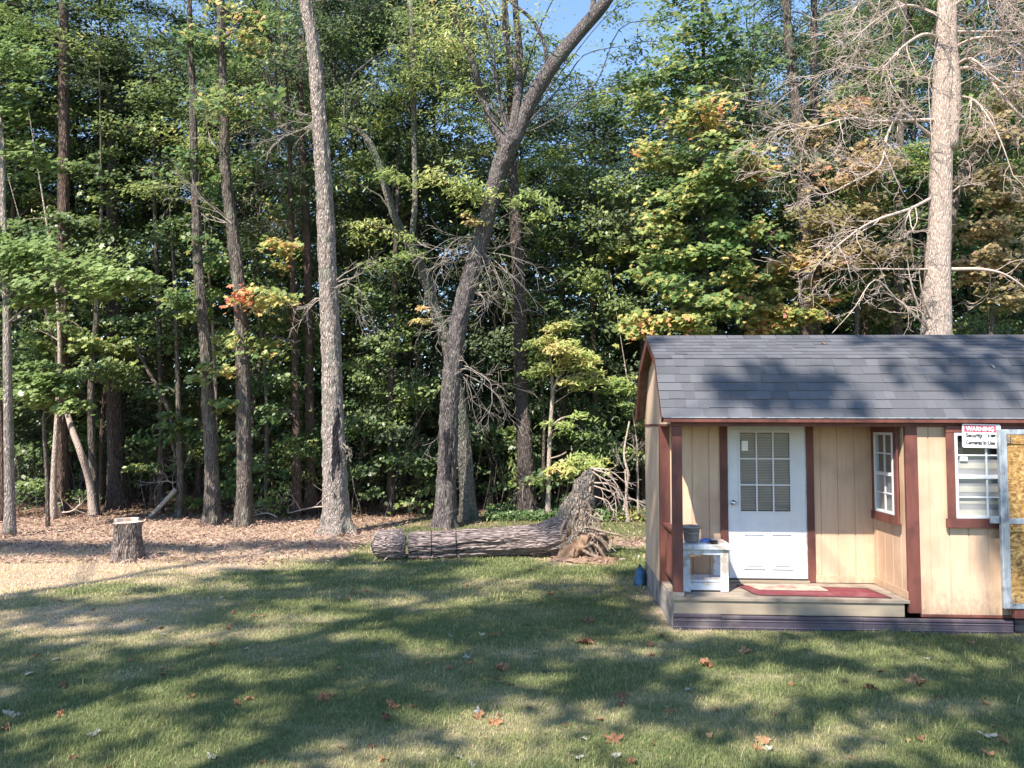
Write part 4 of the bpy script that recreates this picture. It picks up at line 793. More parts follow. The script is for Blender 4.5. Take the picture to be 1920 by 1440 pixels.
# ---- bleached dead tree behind the shed
def dead_tree():
    Y = 13.6; base = Vector((P(1750, 900, Y).x, Y, gz1(P(1750, 900, Y).x, Y) - .05))
    root = empty('dead_tree', base); tag(root, 'bleached dead tree with bare curling branches rising behind the shed', 'tree'); L = lambda v: Vector(v) - base
    pts = [base] + [P(a, b_, Y) for a, b_ in ((1752, 760), (1756, 620), (1758, 520), (1763, 400), (1765, 280), (1768, 140), (1772, 40), (1776, -60), (1780, -190))]
    rad = [c / 2 / F * Y for c in (58, 54, 50, 44, 40, 38, 34, 30, 25, 14)]
    cp, cr = catmull(pts, rad, 6); m = MB(); m.tube([L(q) for q in cp], cr, 16, rough=.06, seed=5, flare=(.5, 4)); m.build('trunk', M['bark_dead'], root, smooth=True)
    m = MB(); q, r_ = catmull([P(1785, 280, Y - .1), P(1789, 200, Y - .12), P(1787, 120, Y - .1), P(1782, 60, Y - .05), P(1790, -80, Y)], [.10, .11, .11, .10, .07], 5); m.tube([L(v) for v in q], r_, 10, rough=.1, seed=8); m.build('second_stem', M['bark_dead'], root, smooth=True)
    # limbs: origin, then waypoints in the plane of the tree with depth offsets
    def limb_path(pp, r0, n_kids, kl, dp=.05, lv=2):
        r0 *= .72; n_kids = int(n_kids * 1.35)
        q = [P(a, b_, Y + d) for a, b_, d in pp]; rr = [r0 * (1 - .75 * i / (len(q) - 1)) for i in range(len(q))]
        q2, r2 = catmull(q, rr, 4); m = MB(); m.tube([L(v) for v in q2], r2, 6, cap=False)
        for k in range(n_kids):
            i = R.randint(2, len(q2) - 1); d = (q2[i] - q2[i - 1]).normalized()
            branch(m, L(q2[i]), (d + rvec(.6)), kl * R.uniform(.5, 1.2), max(.006, r2[i] * .55), lv, dp * R.uniform(-.5, 1.2), .34, 5, 8, 4, rmin=.0045)
        m.build('branch', M['twig'], root, smooth=True)
    limb_path([(1752, 225, 0), (1700, 226, -.3), (1640, 228, -.5), (1590, 222, -.7), (1520, 240, -.8), (1480, 230, -.9)], .05, 13, 1.1)
    limb_path([(1750, 258, 0), (1715, 230, -.2), (1690, 205, -.3)], .06, 4, .7)
    limb_path([(1745, 372, 0), (1705, 392, -.4), (1650, 410, -.6), (1610, 430, -.8), (1560, 470, -1.), (1530, 500, -1.)], .045, 11, .9, .02)
    limb_path([(1690, 205, -.3), (1665, 250, -.5), (1650, 310, -.6), (1600, 340, -.8), (1540, 365, -.9), (1500, 330, -1.0)], .035, 12, .9, .04)
    limb_path([(1745, 505, 0), (1690, 505, -.3), (1640, 504, -.5), (1580, 505, -.6)], .03, 5, .7)
    limb_path([(1742, 620, -.1), (1722, 575, -.3), (1708, 530, -.4), (1700, 480, -.5)], .035, 3, .5)
    limb_path([(1738, 615, -.1), (1715, 590, -.3), (1680, 560, -.5), (1640, 525, -.7), (1600, 580, -.8), (1560, 625, -.8)], .03, 5, .6)
    limb_path([(1745, 600, -.1), (1730, 555, -.3), (1722, 500, -.4)], .03, 3, .4)
    limb_path([(1782, 505, 0), (1840, 505, -.3), (1885, 515, -.4), (1930, 545, -.5)], .05, 5, .7)
    limb_path([(1780, 365, 0), (1805, 345, -.2), (1820, 330, -.3)], .03, 3, .4)
    limb_path([(1790, 130, 0), (1840, 130, -.3), (1880, 180, -.5), (1930, 230, -.6), (1990, 260, -.6)], .06, 10, 1.0)
    limb_path([(1785, 130, 0), (1820, 110, -.4), (1870, 150, -.5), (1940, 190, -.7)], .05, 9, 1.0)
    limb_path([(1762, 70, 0), (1730, 65, -.3), (1690, 90, -.5), (1650, 130, -.7), (1600, 125, -.9)], .05, 12, 1.0)
    limb_path([(1765, 30, 0), (1700, 10, -.3), (1640, 40, -.6), (1590, 85, -.8)], .05, 12, 1.0)
    limb_path([(1775, 20, 0), (1830, -10, -.3), (1890, 30, -.6), (1950, 90, -.8)], .05, 14, 1.1)
    limb_path([(1778, -30, 0), (1840, -50, -.3), (1900, -20, -.6), (1970, 20, -.8)], .05, 14, 1.1)
    limb_path([(1775, -60, 0), (1700, -60, -.3), (1640, -20, -.6), (1600, 20, -.8)], .05, 14, 1.1)
    limb_path([(1785, 90, 0), (1840, 70, -.4), (1900, 90, -.7), (1960, 160, -.9)], .045, 16, 1.1, .09)
    limb_path([(1790, 180, 0), (1830, 190, -.3), (1870, 250, -.6), (1900, 330, -.7)], .035, 10, .8, .09)
    limb_path([(1780, -10, 0), (1850, -20, -.5), (1920, 30, -.9)], .045, 16, 1.1, .1)
    limb_path([(1788, 60, 0), (1850, 60, .3), (1920, 60, .3), (1990, 90, .2)], .05, 14, 1.1)
    limb_path([(1752, 330, 0), (1745, 230, -.1), (1742, 150, -.15), (1760, 80, -.2)], .018, 3, .5)
dead_tree()

# ---- trees of the wood behind: shared crowns, each tree its own objects
def crown_mesh(seed, leaf, n_sp, nl, lsize, shape='diamond'):
    rs = np.random.RandomState(seed); C = []; T = []; m = MB(); m.tube([(0, 0, z * .8 - .8) for z in range(11)], [.006] * 11, 3, cap=False)
    for k in range(n_sp):
        z = (k + rs.rand()) / n_sp * 8; a = rs.rand() * 6.283; rr = 2.5 * math.sqrt(rs.rand()) * (1 - .35 * (z / 8) ** 2); c = np.array([rr * math.cos(a), rr * math.sin(a), z])
        q, subs = spray_pts(c, .85 * rs.uniform(.6, 1.3), .45, nl, rs); C.append(q); T.append(np.clip(rs.uniform(.1, .6) + rs.randn(nl) * .13, 0, 1))
        limb(m, (0, 0, max(-.8, z - rr * .5)), c, .03, 4)
        for s_ in subs[:4]: limb(m, c, s_, .01, 3)
    C = np.concatenate(C); T = np.concatenate(T)
    return leaves('crown', C, lsize * rs.uniform(.6, 1.35, len(C)), M[leaf], T, shape, .6, None, rs), m.build('limbs', M['bark_dark'], None)
CR = [crown_mesh(31, 'leaf_green', 36, 440, .125), crown_mesh(32, 'leaf_dark', 36, 440, .125), crown_mesh(33, 'leaf_green', 32, 440, .13, 'long'), crown_mesh(34, 'leaf_autumn', 32, 400, .13), crown_mesh(35, 'leaf_dark', 38, 420, .13), crown_mesh(36, 'leaf_yellow', 30, 400, .13, 'long')]
for a, b_ in CR: COL.objects.unlink(a); COL.objects.unlink(b_)
def wood_tree(x, y, h, ci, z0, sx, mat, r0, label, group):
    root = empty('forest_tree', (x, y, gz1(x, y) - .05)); tag(root, label, 'tree', group)
    pts = [Vector((0, 0, 0))]; n = 7; dx = R.uniform(-.03, .03); 
    for k in range(1, n + 1): pts.append(Vector((dx * h * k / n + R.uniform(-.12, .12), R.uniform(-.12, .12), h * k / n)))
    q, r_ = catmull(pts, [r0 * (1 - .96 * k / n) for k in range(n + 1)], 4); m = MB(); m.tube(q, r_, 9, rough=.05, seed=R.randint(0, 99), flare=(.5, 3)); m.build('trunk', mat, root, smooth=True)
    zz = z0; k = 0
    while zz < h - 1.5:
        hz = min(8., h - zz + .5)
        for src in CR[(ci + k * 2) % 6]:
            c = src.copy(); COL.objects.link(c); c.parent = root; c.location = (dx * (zz + 3), 0, zz); c.rotation_euler = (0, 0, R.uniform(-.9, .9)); s_ = sx * R.uniform(.85, 1.15); c.scale = (s_, s_, max(.5, hz / 8)); c.name = src.name.split('.')[0]
        zz += 7.; k += 1
def hmax(x, y):
    """how tall the wood grows: a dip leaves the patch of open sky"""
    px = x / y * F + 960
    return np.interp(px, [0, 200, 330, 500, 880, 960, 1010, 1240, 1320, 1420, 1560, 1700, 2000], [17, 14.5, 15, 18, 18, 14.5, 12, 11.4, 15, 16, 14.5, 17, 18]) * np.interp(y, [17, 24, 34], [.84, 1, 1.28])
rows = [(19.9, 1.9, 9, .095, 'slender leafy tree at the shaded front of the wood', 'slender trees at the front of the wood'), (22.6, 2.5, 6, .14, 'leafy tree in the second rank of the wood, trunk in deep shade', 'trees in the second rank of the wood'), (25.6, 3.0, 4, .18, 'tall leafy tree far back in the dark wood', 'tall trees far back in the wood')]
ci = 0
for y0, stp, zlow, r0, lab, grp in rows:
    x = -.76 * y0 - 1
    while x < .76 * y0 + 1:
        xx = x + R.uniform(-.6, .6); yy = y0 + R.uniform(-1, 1); h = hmax(xx, yy) * R.uniform(.86, 1.06)
        wood_tree(xx, yy, h, ci, (R.uniform(2.6, 3.6) if y0 < 21 else R.uniform(1.8, 3)) if xx / yy * F + 960 < 470 else R.uniform(.4, 1.3), R.uniform(.75, 1.0) if y0 < 21 else R.uniform(.9, 1.2), M[R.choice(['bark_dark', 'bark_mid', 'bark_red'])], r0 * R.uniform(.7, 1.3), lab, grp)
        x += stp; ci += R.choice((1, 2, 3, 5))
# far wood, one mass
n = 120000; x = NR.uniform(-34, 34, n); y = NR.uniform(29, 40, n); hm = np.minimum(hmax(x, y) * .8, 13.5) * (.75 + .5 * fbm(x * .4, y * .4, 75, 3)); z = hm * NR.rand(n) ** 1.25
k = (fbm(x * .35, z * .5, 70, 3) + .5 * (1 - z / hm)) > .45; C = np.stack([x, y, z], 1)[k]
C += NR.randn(*C.shape) * .1
o = leaves('woodland', C, .36 * NR.uniform(.6, 1.4, len(C)), M['leaf_green'], np.clip(.25 + .35 * fbm(C[:, 0] * .3, C[:, 2] * .3, 71, 3) + NR.randn(len(C)) * .1, 0, 1), 'diamond', .7)
tag(o, 'far mass of green woodland closing the view behind the trees', 'woodland', kind='stuff')
n = 26000; x = NR.uniform(-36, 36, n); y = NR.uniform(31, 41, n); z = NR.rand(n) * 3.6
o = leaves('woodland_floor_cover', np.stack([x, y, z], 1), .5 * NR.uniform(.6, 1.4, n), M['leaf_dark'], NR.rand(n) * .5, 'diamond', .9)
tag(o, 'dense dark brush closing the foot of the far woodland', 'brush', kind='stuff')
# undergrowth: low shrubs and brush nobody could count
C = []; T = []; m = MB()
for k in range(330):
    y = R.uniform(17.6, 28); x = R.uniform(-.74, .74) * y; z = gz1(x, y) + R.uniform(.3, 2.8) * (1 if y > 19 else .6); r_ = R.uniform(.3, .8); nl = int(R.uniform(80, 200)); q, subs = spray_pts((x, y, z), r_, r_ * .5, nl); C.append(q)
    T.append(np.clip(R.uniform(.1, .6) + NR.randn(nl) * .12, 0, 1)); limb(m, (x + R.uniform(-.5, .5), y + R.uniform(-.3, .3), -.02), (x, y, z), .014, 4)
    if k % 2:
        for j in range(3): branch(m, (x + R.uniform(-1, 1), y + R.uniform(-1, 1), 0), (R.uniform(-.4, .4), 0, 1), R.uniform(.5, 2.6), .010, 1, 0, .2, 4, 6, 4)
C = np.concatenate(C); T = np.concatenate(T); C = np.maximum(C, [-99, -99, .03])
tag(leaves('undergrowth', C, .11 * NR.uniform(.6, 1.4, len(C)), M['leaf_green'], T, 'maple', .6), 'low leafy undergrowth beneath the trees', 'undergrowth', kind='stuff')
tag(m.build('brushwood', M['bark_mid']), 'thin stems and brush standing in the undergrowth', 'brush', kind='stuff')
# edge weeds: low green and orange growth behind the log
n = 5200; x = NR.uniform(-.6, 3.4, n); y = 17.2 + NR.rand(n) ** 1.5 * 2.6; z = NR.rand(n) * .28 * (fbm(x, y, 80, 2) + .2)
tag(leaves('ground_weeds', np.stack([x, y, z + .02], 1), .09 * NR.uniform(.5, 1.3, n), M['leaf_autumn'], np.clip(.35 + .5 * sstep(1.8, 2.8, x) * NR.rand(n) + NR.randn(n) * .1, 0, 1), 'diamond', .7), 'low green and rusty weeds at the edge of the wood behind the log', 'weeds', kind='stuff')

# ---- trees behind the camera that shade the lawn and roof
lit = [(450, 1262, 170, 20), (335, 1108, 45, 9), (600, 1130, 90, 8), (800, 1128, 150, 12), (900, 1100, 120, 6), (1130, 1090, 80, 8), (700, 1188, 80, 12), (540, 1190, 90, 9), (1120, 1205, 90, 12), (1590, 1212, 90, 9), (1280, 1190, 110, 14), (60, 1350, 110, 26), (1660, 1390, 90, 50), (900, 1410, 210, 32), (1160, 1390, 130, 34), (700, 1290, 110, 12), (1010, 1275, 90, 12), (20, 1240, 70, 10), (1480, 1430, 160, 22), (700, 1062, 50, 5), (960, 1068, 110, 8), (1330, 1240, 60, 8), (1880, 1240, 40, 14), (500, 1320, 80, 12), (250, 1420, 120, 20), (1850, 1420, 60, 20)]
litg = []
for a, b_, c, d in lit:
    x0, y0 = G(a, b_); x1, _ = G(a + c, b_); _, y1 = G(a, b_ - d); _, y2 = G(a, b_ + d); litg.append((x0, y0, x1 - x0, (y1 - y2) / 2))
def shaded(x, y):
    yb = np.interp(x, [-9, -6.3, -4.2, -2.8, -1.6, -1.0, 0, 1.2, 1.7, 2.1, 5.8, 6.2], [7.0, 9.7, 11.7, 12.8, 13.1, 12.6, 11.9, 10.5, 8.5, 8.3, 8.15, 8.1])
    k = (y < yb + (fbm(x * 1.3, y * 1.3, 90, 3) - .5) * .7) & (y > 3.6)
    k &= fbm(x * .75 + y * .2 + 3, y * 1.35, 95, 3) < .56
    k &= (fbm(x * 3.2 + 9, y * 3.2, 99, 2) < .62) | (NR.rand(len(x)) < .15)
    for a, b_, c, d in litg: k &= ((x - a) / c) ** 2 + ((y - b_) / d) ** 2 + (fbm(x * 2, y * 2, 97, 2) - .5) * .8 > 1
    k |= (x < 1.80 + (y - 9.3) / 1.5) & (y > 9.2) & (y < 11.6) & (x > 1.5) & (NR.rand(len(x)) < .8)
    k |= (np.abs(x - 1.95 - (y - 8.5) / 1.5) < .10) & (y > 8.3) & (y < 9.7)
    for a, b_, c, d, pr in ((4.15, 10.25, .75, .35, .8), (4.6, 10.0, .4, .25, .8), (6.6, 10.4, .9, .4, .35), (5.65, 8.9, .28, .3, .4), (6.6, 11.3, 1.2, .35, .4), (-9, 13.4, 4.4, .7, .9), (-4.4, 15.5, 1.0, .35, .6), (-3.9, 13.7, 1.3, .4, .6), (-6.5, 15.6, 1.6, .35, .6), (-1.2, 14, .8, .35, .7), (.9, 13.2, .3, .6, .7)):
        k |= (((x - a) / c) ** 2 + ((y - b_) / d) ** 2 + (fbm(x * 3, y * 3, 98, 2) - .5) * 1.6 < 1) & (NR.rand(len(x)) < pr)
    return k
n = 47000; x = NR.uniform(-10.5, 8.5, n); y = NR.uniform(3.6, 15, n); k = shaded(x, y); x = x[k]; y = y[k]
tr_pos = [(-15, -3.0), (-10.8, -5.0), (-7.0, -2.6), (-3.2, -5.2), (.6, -3.4), (4.2, -5.6)]
x = x + NR.randn(len(x)) * .09; y = y + NR.randn(len(x)) * .09
xe = NR.uniform(-10, 8, 2000); ye = NR.uniform(4, 11.5, 2000); ke = ye < np.interp(xe, [-8, -4, 0, 1.5, 2], [7.5, 11, 11, 8.2, 8.0]); x = np.concatenate([x, xe[ke]]); y = np.concatenate([y, ye[ke]])
# each leaf hangs somewhere along the sun ray of the ground spot it shades
yc = NR.uniform(-7.0, -1.2, len(x)); tt = (y - yc) / 1.0; lz = tt * 1.42; lx = x - tt * .68
own = np.argmin(np.stack([(lx - a) ** 2 + .35 * (yc - b_) ** 2 for a, b_ in tr_pos]), 0)
for j, (a, b_) in enumerate(tr_pos):
    s_ = own == j
    if s_.sum() < 20: continue
    root = empty('shade_tree', (a, b_, 0)); tag(root, 'tall leafy tree standing behind the viewer and shading the lawn', 'tree', 'trees behind the viewer')
    C = np.stack([lx[s_] - a, yc[s_] - b_, lz[s_]], 1)
    leaves('crown', C, .23 * NR.uniform(.7, 1.3, s_.sum()), M['leaf_green'], NR.rand(s_.sum()), 'diamond', .5, root)
    top = float(C[:, 2].max()); m = MB(); q, r_ = catmull([Vector((0, 0, -.1)), Vector((.1, 0, top * .3)), Vector((-.1, .1, top * .6)), Vector((0, 0, top))], [.19, .16, .11, .03], 6); m.tube(q, r_, 10, rough=.05, flare=(.5, 3)); m.build('trunk', M['bark_mid'], root, smooth=True)
    m = MB()
    for k in range(22):
        c = C[NR.randint(len(C))]; limb(m, (0, 0, max(2.5, c[2] - 2)), c, .04, 5)
    m.build('limbs', M['bark_mid'], root)

# ------------------------------------------------------------------ log, stump, litter
def disc(mb, ring, bulge):
    c = sum(ring, Vector()) / len(ring) + bulge; o = [c]; o += ring; n = len(ring)
    mb.add(o, [(0, 1 + k, 1 + (k + 1) % n) for k in range(n)])
LY = 12.55
def lp(px, py, d=0): return P(px, py, LY + d)
# short cut section
xa, xb = lp(707, 1018).x, lp(755, 1018).x
root = empty('log_section', (xa, LY, 0)); tag(root, 'short cut log section at the left end of the fallen trunk', 'log')
m = MB(); rS = .25; pth = [Vector((i / 14 * (xb - xa), .03 * math.sin(i), rS - .03)) for i in range(15)]
v1 = bark_tube(m, pth, [rS * (1 - .10 * (1 - i / 14) ** 3) for i in range(15)], 64, .03, 3, cells=14, stretch=.4); m.build('bark', M['bark_log'], root, smooth=True)
m = MB(); disc(m, v1[:64], Vector((-.05, 0, 0))); m.build('cut_face', M['greywood'], root)
m = MB(); disc(m, v1[-64:], Vector((-.03, 0, 0))); m.build('cut_face', M['bark_dark'], root); root.rotation_euler = (0, 0, math.radians(-9)); root.location.y += .06
# long trunk
x0, x1 = lp(766, 1018).x, lp(1062, 1000).x
root = empty('fallen_log', (x0, LY, 0)); tag(root, 'long fallen tree trunk lying on the grass with its torn root plate at the right', 'log')
m = MB(); n = 90; pth = []; rd = []
for i in range(n + 1):
    t = i / n; r_ = .232 + .03 * t + .045 * t ** 2 + .06 * sstep(.8, 1, t); pth.append(Vector((t * (x1 - x0), -.02 + .05 * math.sin(t * 3) + .12 * t, r_ - .035 + .03 * t))); rd.append(r_)
v2 = bark_tube(m, pth, rd, 120, .042, 6, cells=20, stretch=.32); m.build('bark', M['bark_log'], root, smooth=True)
m = MB(); disc(m, v2[:120], Vector((.012, 0, 0))); m.build('cut_face', M['cutwood'], root)
for px in (812, 858):
    cx = lp(px, 1010).x - x0; i = int(cx / (x1 - x0) * n); m = MB(); k0 = 120
    ring = v2[i * k0:(i + 1) * k0]; cc = pth[i]
    pts = [cc + (ring[k] - cc) * 1.012 + Vector((.008 * math.sin(k * .7), 0, 0)) for k in range(48, 97 - 1)] if False else [cc + (q - cc) * 1.01 for q in ring if q.y < cc.y + .05]
    pts.sort(key=lambda q: q.z); m.tube(pts, [.010] * len(pts), 5); m.build('saw_mark', M['charcoal'], root)
# root plate: an upturned mass with a tall tapering spur
def blob(mb, path, rad, sides, amp, seed, sq=.75):
    vs = []; n = len(path)
    for i in range(n):
        t = (path[min(i + 1, n - 1)] - path[max(i - 1, 0)]).normalized(); u = Vector((1, 0, 0)) if abs(t.x) < .7 else Vector((0, 0, 1)); u = (u - t * u.dot(t)).normalized(); v = t.cross(u)
        for k in range(sides):
            a = 2 * math.pi * k / sides; f1 = float(fbm(math.cos(a) * 2.8 + seed + i * .10, math.sin(a) * 2.8 + i * .30 + seed, seed, 6)) - .5 + .25 * (abs(float(vnoise(a * 3.2, i * .55, seed + 2)) - .5) - .2)
            rr = rad[i] * (1 + amp * f1 * 2 + .5 * amp * math.sin(3 * a + i * .25)); vs.append(path[i] + u * math.cos(a) * rr + v * math.sin(a) * rr * sq)
    mb.add(vs, [(i * sides + k, i * sides + (k + 1) % sides, (i + 1) * sides + (k + 1) % sides, (i + 1) * sides + k) for i in range(n - 1) for k in range(sides)] + [tuple(range(sides))[::-1], tuple(range((n - 1) * sides, n * sides))])
O = Vector((x0, LY, 0))
m = MB(); q = [lp(*a) - O for a in ((1085, 1052), (1082, 1020), (1078, 985), (1082, 955), (1093, 925), (1100, 905), (1105, 890), (1109, 877))]
q2, r2 = catmull(q, [.28, .34, .32, .26, .19, .15, .10, .02], 9); blob(m, q2, r2, 56, .36, 12, .75); m.build('root_spur', M['bark_spur'], root, smooth=True)
m = MB(); q = [lp(*a) - O for a in ((1050, 1012), (1075, 1018), (1098, 1022), (1118, 1026), (1130, 1036))]; q2, r2 = catmull(q, [.27, .31, .30, .25, .12], 10)
blob(m, [v + Vector((0, -.02, -.03)) for v in q2], r2, 52, .55, 17, .9); m.build('root_plate', M['soil'], root, smooth=True)
m = MB()
rootpaths = [((1082, 960), (1076, 975), (1074, 1000), (1078, 1035)), ((1092, 960), (1098, 985), (1096, 1010), (1104, 1040)), 
  ((1100, 1015), (1120, 1025), (1135, 1045), (1150, 1048)), ((1105, 1000), (1128, 1012), (1142, 1030), (1148, 1010), (1152, 1005)), ((1104, 988), (1130, 996), (1155, 1002), (1168, 1005)), ((1090, 1030), (1112, 1042), (1140, 1050), (1172, 1048)), ((1108, 968), (1120, 975), (1125, 990)),
  ((1060, 975), (1052, 1000), (1062, 1020), (1082, 1030)), ((1100, 1020), (1110, 1035), (1118, 1052), (1122, 1056)), ((1096, 940), (1106, 952), (1108, 970), (1100, 985))]
for pp in rootpaths:
    d0 = R.uniform(-.36, -.22); q2, r2 = catmull([lp(a, b_, d0 + .03 * i) - O for i, (a, b_) in enumerate(pp)], [R.uniform(.02, .04) * (1 - .2 * i) for i in range(len(pp))], 5); m.tube(q2, r2, 7, rough=.15, seed=R.randint(0, 90), cap=False)
m.build('thick_roots', M['roots'], root, smooth=True)
m = MB()
for k in range(36):
    a = lp(R.uniform(1085, 1122), R.uniform(950, 1040), R.uniform(-.3, -.05)) - O; branch(m, a, (R.uniform(-.2, 1), R.uniform(-.8, .2), R.uniform(-.8, .3)), R.uniform(.12, .4), .009, 1, .1, .5, 4, 6, 4)
for (a, b_, c, d) in (((1112, 880), (1140, 890), (1160, 915), (1158, 930)), ((1110, 884), (1130, 897), (1145, 900)), ((1108, 878), (1135, 880), (1155, 890), (1170, 905)), ((1110, 905), (1140, 908), (1165, 925), (1173, 945)), ((1112, 930), (1128, 935), (1140, 940), (1150, 960)), ((1110, 910), (1135, 918), (1150, 925), (1155, 940)), ((1112, 945), (1130, 950), (1145, 952), (1150, 962)))  if False else [(((1112, 880), (1140, 890), (1160, 915), (1158, 930)), 0, 0, 0), (((1110, 884), (1130, 897), (1145, 902)), 0, 0, 0), (((1108, 878), (1135, 880), (1155, 890), (1170, 905)), 0, 0, 0), (((1110, 905), (1140, 908), (1165, 925), (1173, 945)), 0, 0, 0), (((1112, 930), (1128, 935), (1140, 940), (1150, 960)), 0, 0, 0), (((1110, 910), (1135, 918), (1150, 925), (1155, 942)), 0, 0, 0)]:
    q2, r2 = catmull([lp(*v, -.05) - O for v in a], [.016, .012, .009, .006][:len(a)], 5); m.tube(q2, r2, 5, cap=False)
    for i in range(3, len(q2), 3): branch(m, q2[i], (q2[i] - q2[i - 1]).normalized() + rvec(.5), .22, .007, 1, .08, .4, 4, 5, 4)
m.build('fine_roots', M['twig'], root)
m = MB(); lump(m, .62, .34, .09, 21, n=14, mm=40, amp=.5)
o = m.build('soil_heap', M['soil'], None, smooth=True); o.location = (lp(1090, 1045).x, LY - .22, -.01); tag(o, 'low heap of orange soil beneath the torn roots', 'soil', kind='stuff')
# small sticks below the trunk
# tree stump
sx_, sy_ = G(220, 1055); sy_ += .28
st = empty('tree_stump', (sx_, sy_, 0)); tag(st, 'knee high cut tree stump with a pale sawn top on the dry grass', 'stump')
m = MB(); n = 30; H = .60; pth = [Vector((0.0 + .02 * (1 - i / n), 0, -.05 + (H + .05) * i / n)) for i in range(n + 1)]
rd = [.215 + .05 * (1 - i / n) ** 2.5 for i in range(n + 1)]
v = bark_tube(m, pth, rd, 72, .030, 4, cells=10, stretch=1.4)
m.build('bark', M['bark_stump'], st, smooth=True)
m = MB(); disc(m, v[-72:], Vector((0, 0, .008))); m.build('cut_top', M['cutwood'], st)
m = MB(); q = [(-.24, .02), (-.17, .15), (-.03, .22), (.10, .20), (.09, .16), (-.03, .17), (-.13, .11), (-.19, .02)]; m.prism([(a, b_, H - .02) for a, b_ in q], (0, 0, .075)); m.build('rear_lip', M['cutwood'], st, bevel=.01)
# fallen pole leaning at the foot of the forked stem
m = MB(); q2, r2 = catmull([P(278, 972, 17.4), P(305, 945, 17.5), P(330, 917, 17.6)], [.05, .055, .06], 5); m.tube(q2, r2, 8, rough=.1); o = m.build('fallen_branch', M['bark_dead'], None, smooth=True); tag(o, 'cut branch propped slanting against the thin forked stem', 'branch')
for k, (pp, lab) in enumerate(((((655, 958), (600, 950), (540, 962)), 'long dead branch on the ground left of the tall pale trunk'), (((110, 962), (135, 958), (150, 945)), 'short forked dead branch beside the smooth V pair'), (((520, 975), (500, 962), (470, 968)), 'thin dead branch on the litter by the dark bowed trunk'))):
    m = MB(); q = [P(a, b_, 17.4) for a, b_ in pp]
    for v_ in q: v_.z = max(v_.z, .06)
    q2, r2 = catmull(q, [.02, .018, .01], 5); m.tube(q2, r2, 6, rough=.1, cap=False)
    for i in range(2, len(q2), 2): branch(m, q2[i], Vector((R.uniform(-1, 1), R.uniform(-.5, .5), .5)), .5, .01, 1, .0, .3, 4, 5, 4)
    tag(m.build('fallen_branch', M['twig'], None, smooth=True), lab, 'branch')

# leaf litter
def ground_z(C): C[:, 2] += gz(C[:, 0], C[:, 1]); return C
n = 110000; y = 12 + 15 * NR.rand(n) ** 1.3; x = NR.uniform(-.78, .78, n) * y; dd = dryness(x, y); k = (NR.rand(n) < (dd * .9 + .03) * np.where(y > 13.5, 1, .35)) & ~((x > 1.7) & (y < 11)); C = ground_z(np.stack([x, y, NR.rand(n) * .05 + .012], 1)[k])
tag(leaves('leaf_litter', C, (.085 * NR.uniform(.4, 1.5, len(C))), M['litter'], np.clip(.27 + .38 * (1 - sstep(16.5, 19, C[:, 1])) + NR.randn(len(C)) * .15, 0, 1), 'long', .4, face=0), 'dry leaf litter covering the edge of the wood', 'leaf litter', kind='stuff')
# grass
def blades(n, ylo, yhi, hgt, wid):
    y = np.sqrt(ylo ** 2 + (yhi ** 2 - ylo ** 2) * NR.rand(n)); x = NR.uniform(-.74, .74, n) * y
    dd = dryness(x, y); pk = NR.rand(n) < 1.1 - .55 * dd * sstep(9, 14, y)
    ls = (x - SX) * math.cos(YAW) + (y - SY) * math.sin(YAW); lt = -(x - SX) * math.sin(YAW) + (y - SY) * math.cos(YAW)
    pk &= ~((ls > -.06) & (lt > -.045) & (lt < W_ + .05))
    pk &= NR.rand(n) < 1 - .85 * np.exp(-(((x - 1.95) / .35) ** 2 + ((y - 9.2) / 1.2) ** 2)); x, y, dd = x[pk], y[pk], dd[pk]; n = len(x)
    tuft = fbm(x * 5, y * 5, 110, 2) * .6 + 1.3 * np.maximum(0, fbm(x * 1.7, y * 1.7, 111, 3) - .5) + .2; h = hgt * NR.uniform(.45, 1.3, n) * (.55 + .9 * tuft) * (1 - .35 * dd); a = NR.rand(n) * 6.283; w_ = wid * NR.uniform(.7, 1.3, n)
    d = np.stack([np.cos(a), np.sin(a), 0 * a], 1); s_ = np.stack([-np.sin(a), np.cos(a), 0 * a], 1); lean = h * NR.uniform(.1, 1.1, n); b_ = np.stack([x, y, gz(x, y) - .004], 1); up = np.array([0, 0, 1.])
    mid = b_ + d * (lean * .3)[:, None] + up * (h * .55)[:, None]; tip = b_ + d * lean[:, None] + up * (h * .9)[:, None]
    V = np.stack([b_ - s_ * w_[:, None] * .5, b_ + s_ * w_[:, None] * .5, mid + s_ * w_[:, None] * .38, mid - s_ * w_[:, None] * .38, tip], 1)
    T = np.clip(.05 + .66 * dd + NR.randn(n) * .10 + .22 * (fbm(x * 2, y * 2, 112, 3) - .5) + .35 * (NR.rand(n) < .10), 0, 1); return V, T
parts = [blades(150000, 4.3, 6.6, .036, .0038), blades(150000, 6.6, 9.5, .036, .005), blades(110000, 9.5, 13.5, .045, .009), blades(50000, 13.5, 19.6, .05, .014), blades(4500, 4.3, 11, .075, .006)]
V = np.concatenate([a for a, b_ in parts]); T = np.concatenate([b_ for a, b_ in parts])
tag(np_mesh('grass', V, [(0, 1, 2, 3), (3, 2, 4)], M['grass'], T), 'short green and straw coloured grass of the lawn', 'grass', kind='stuff')
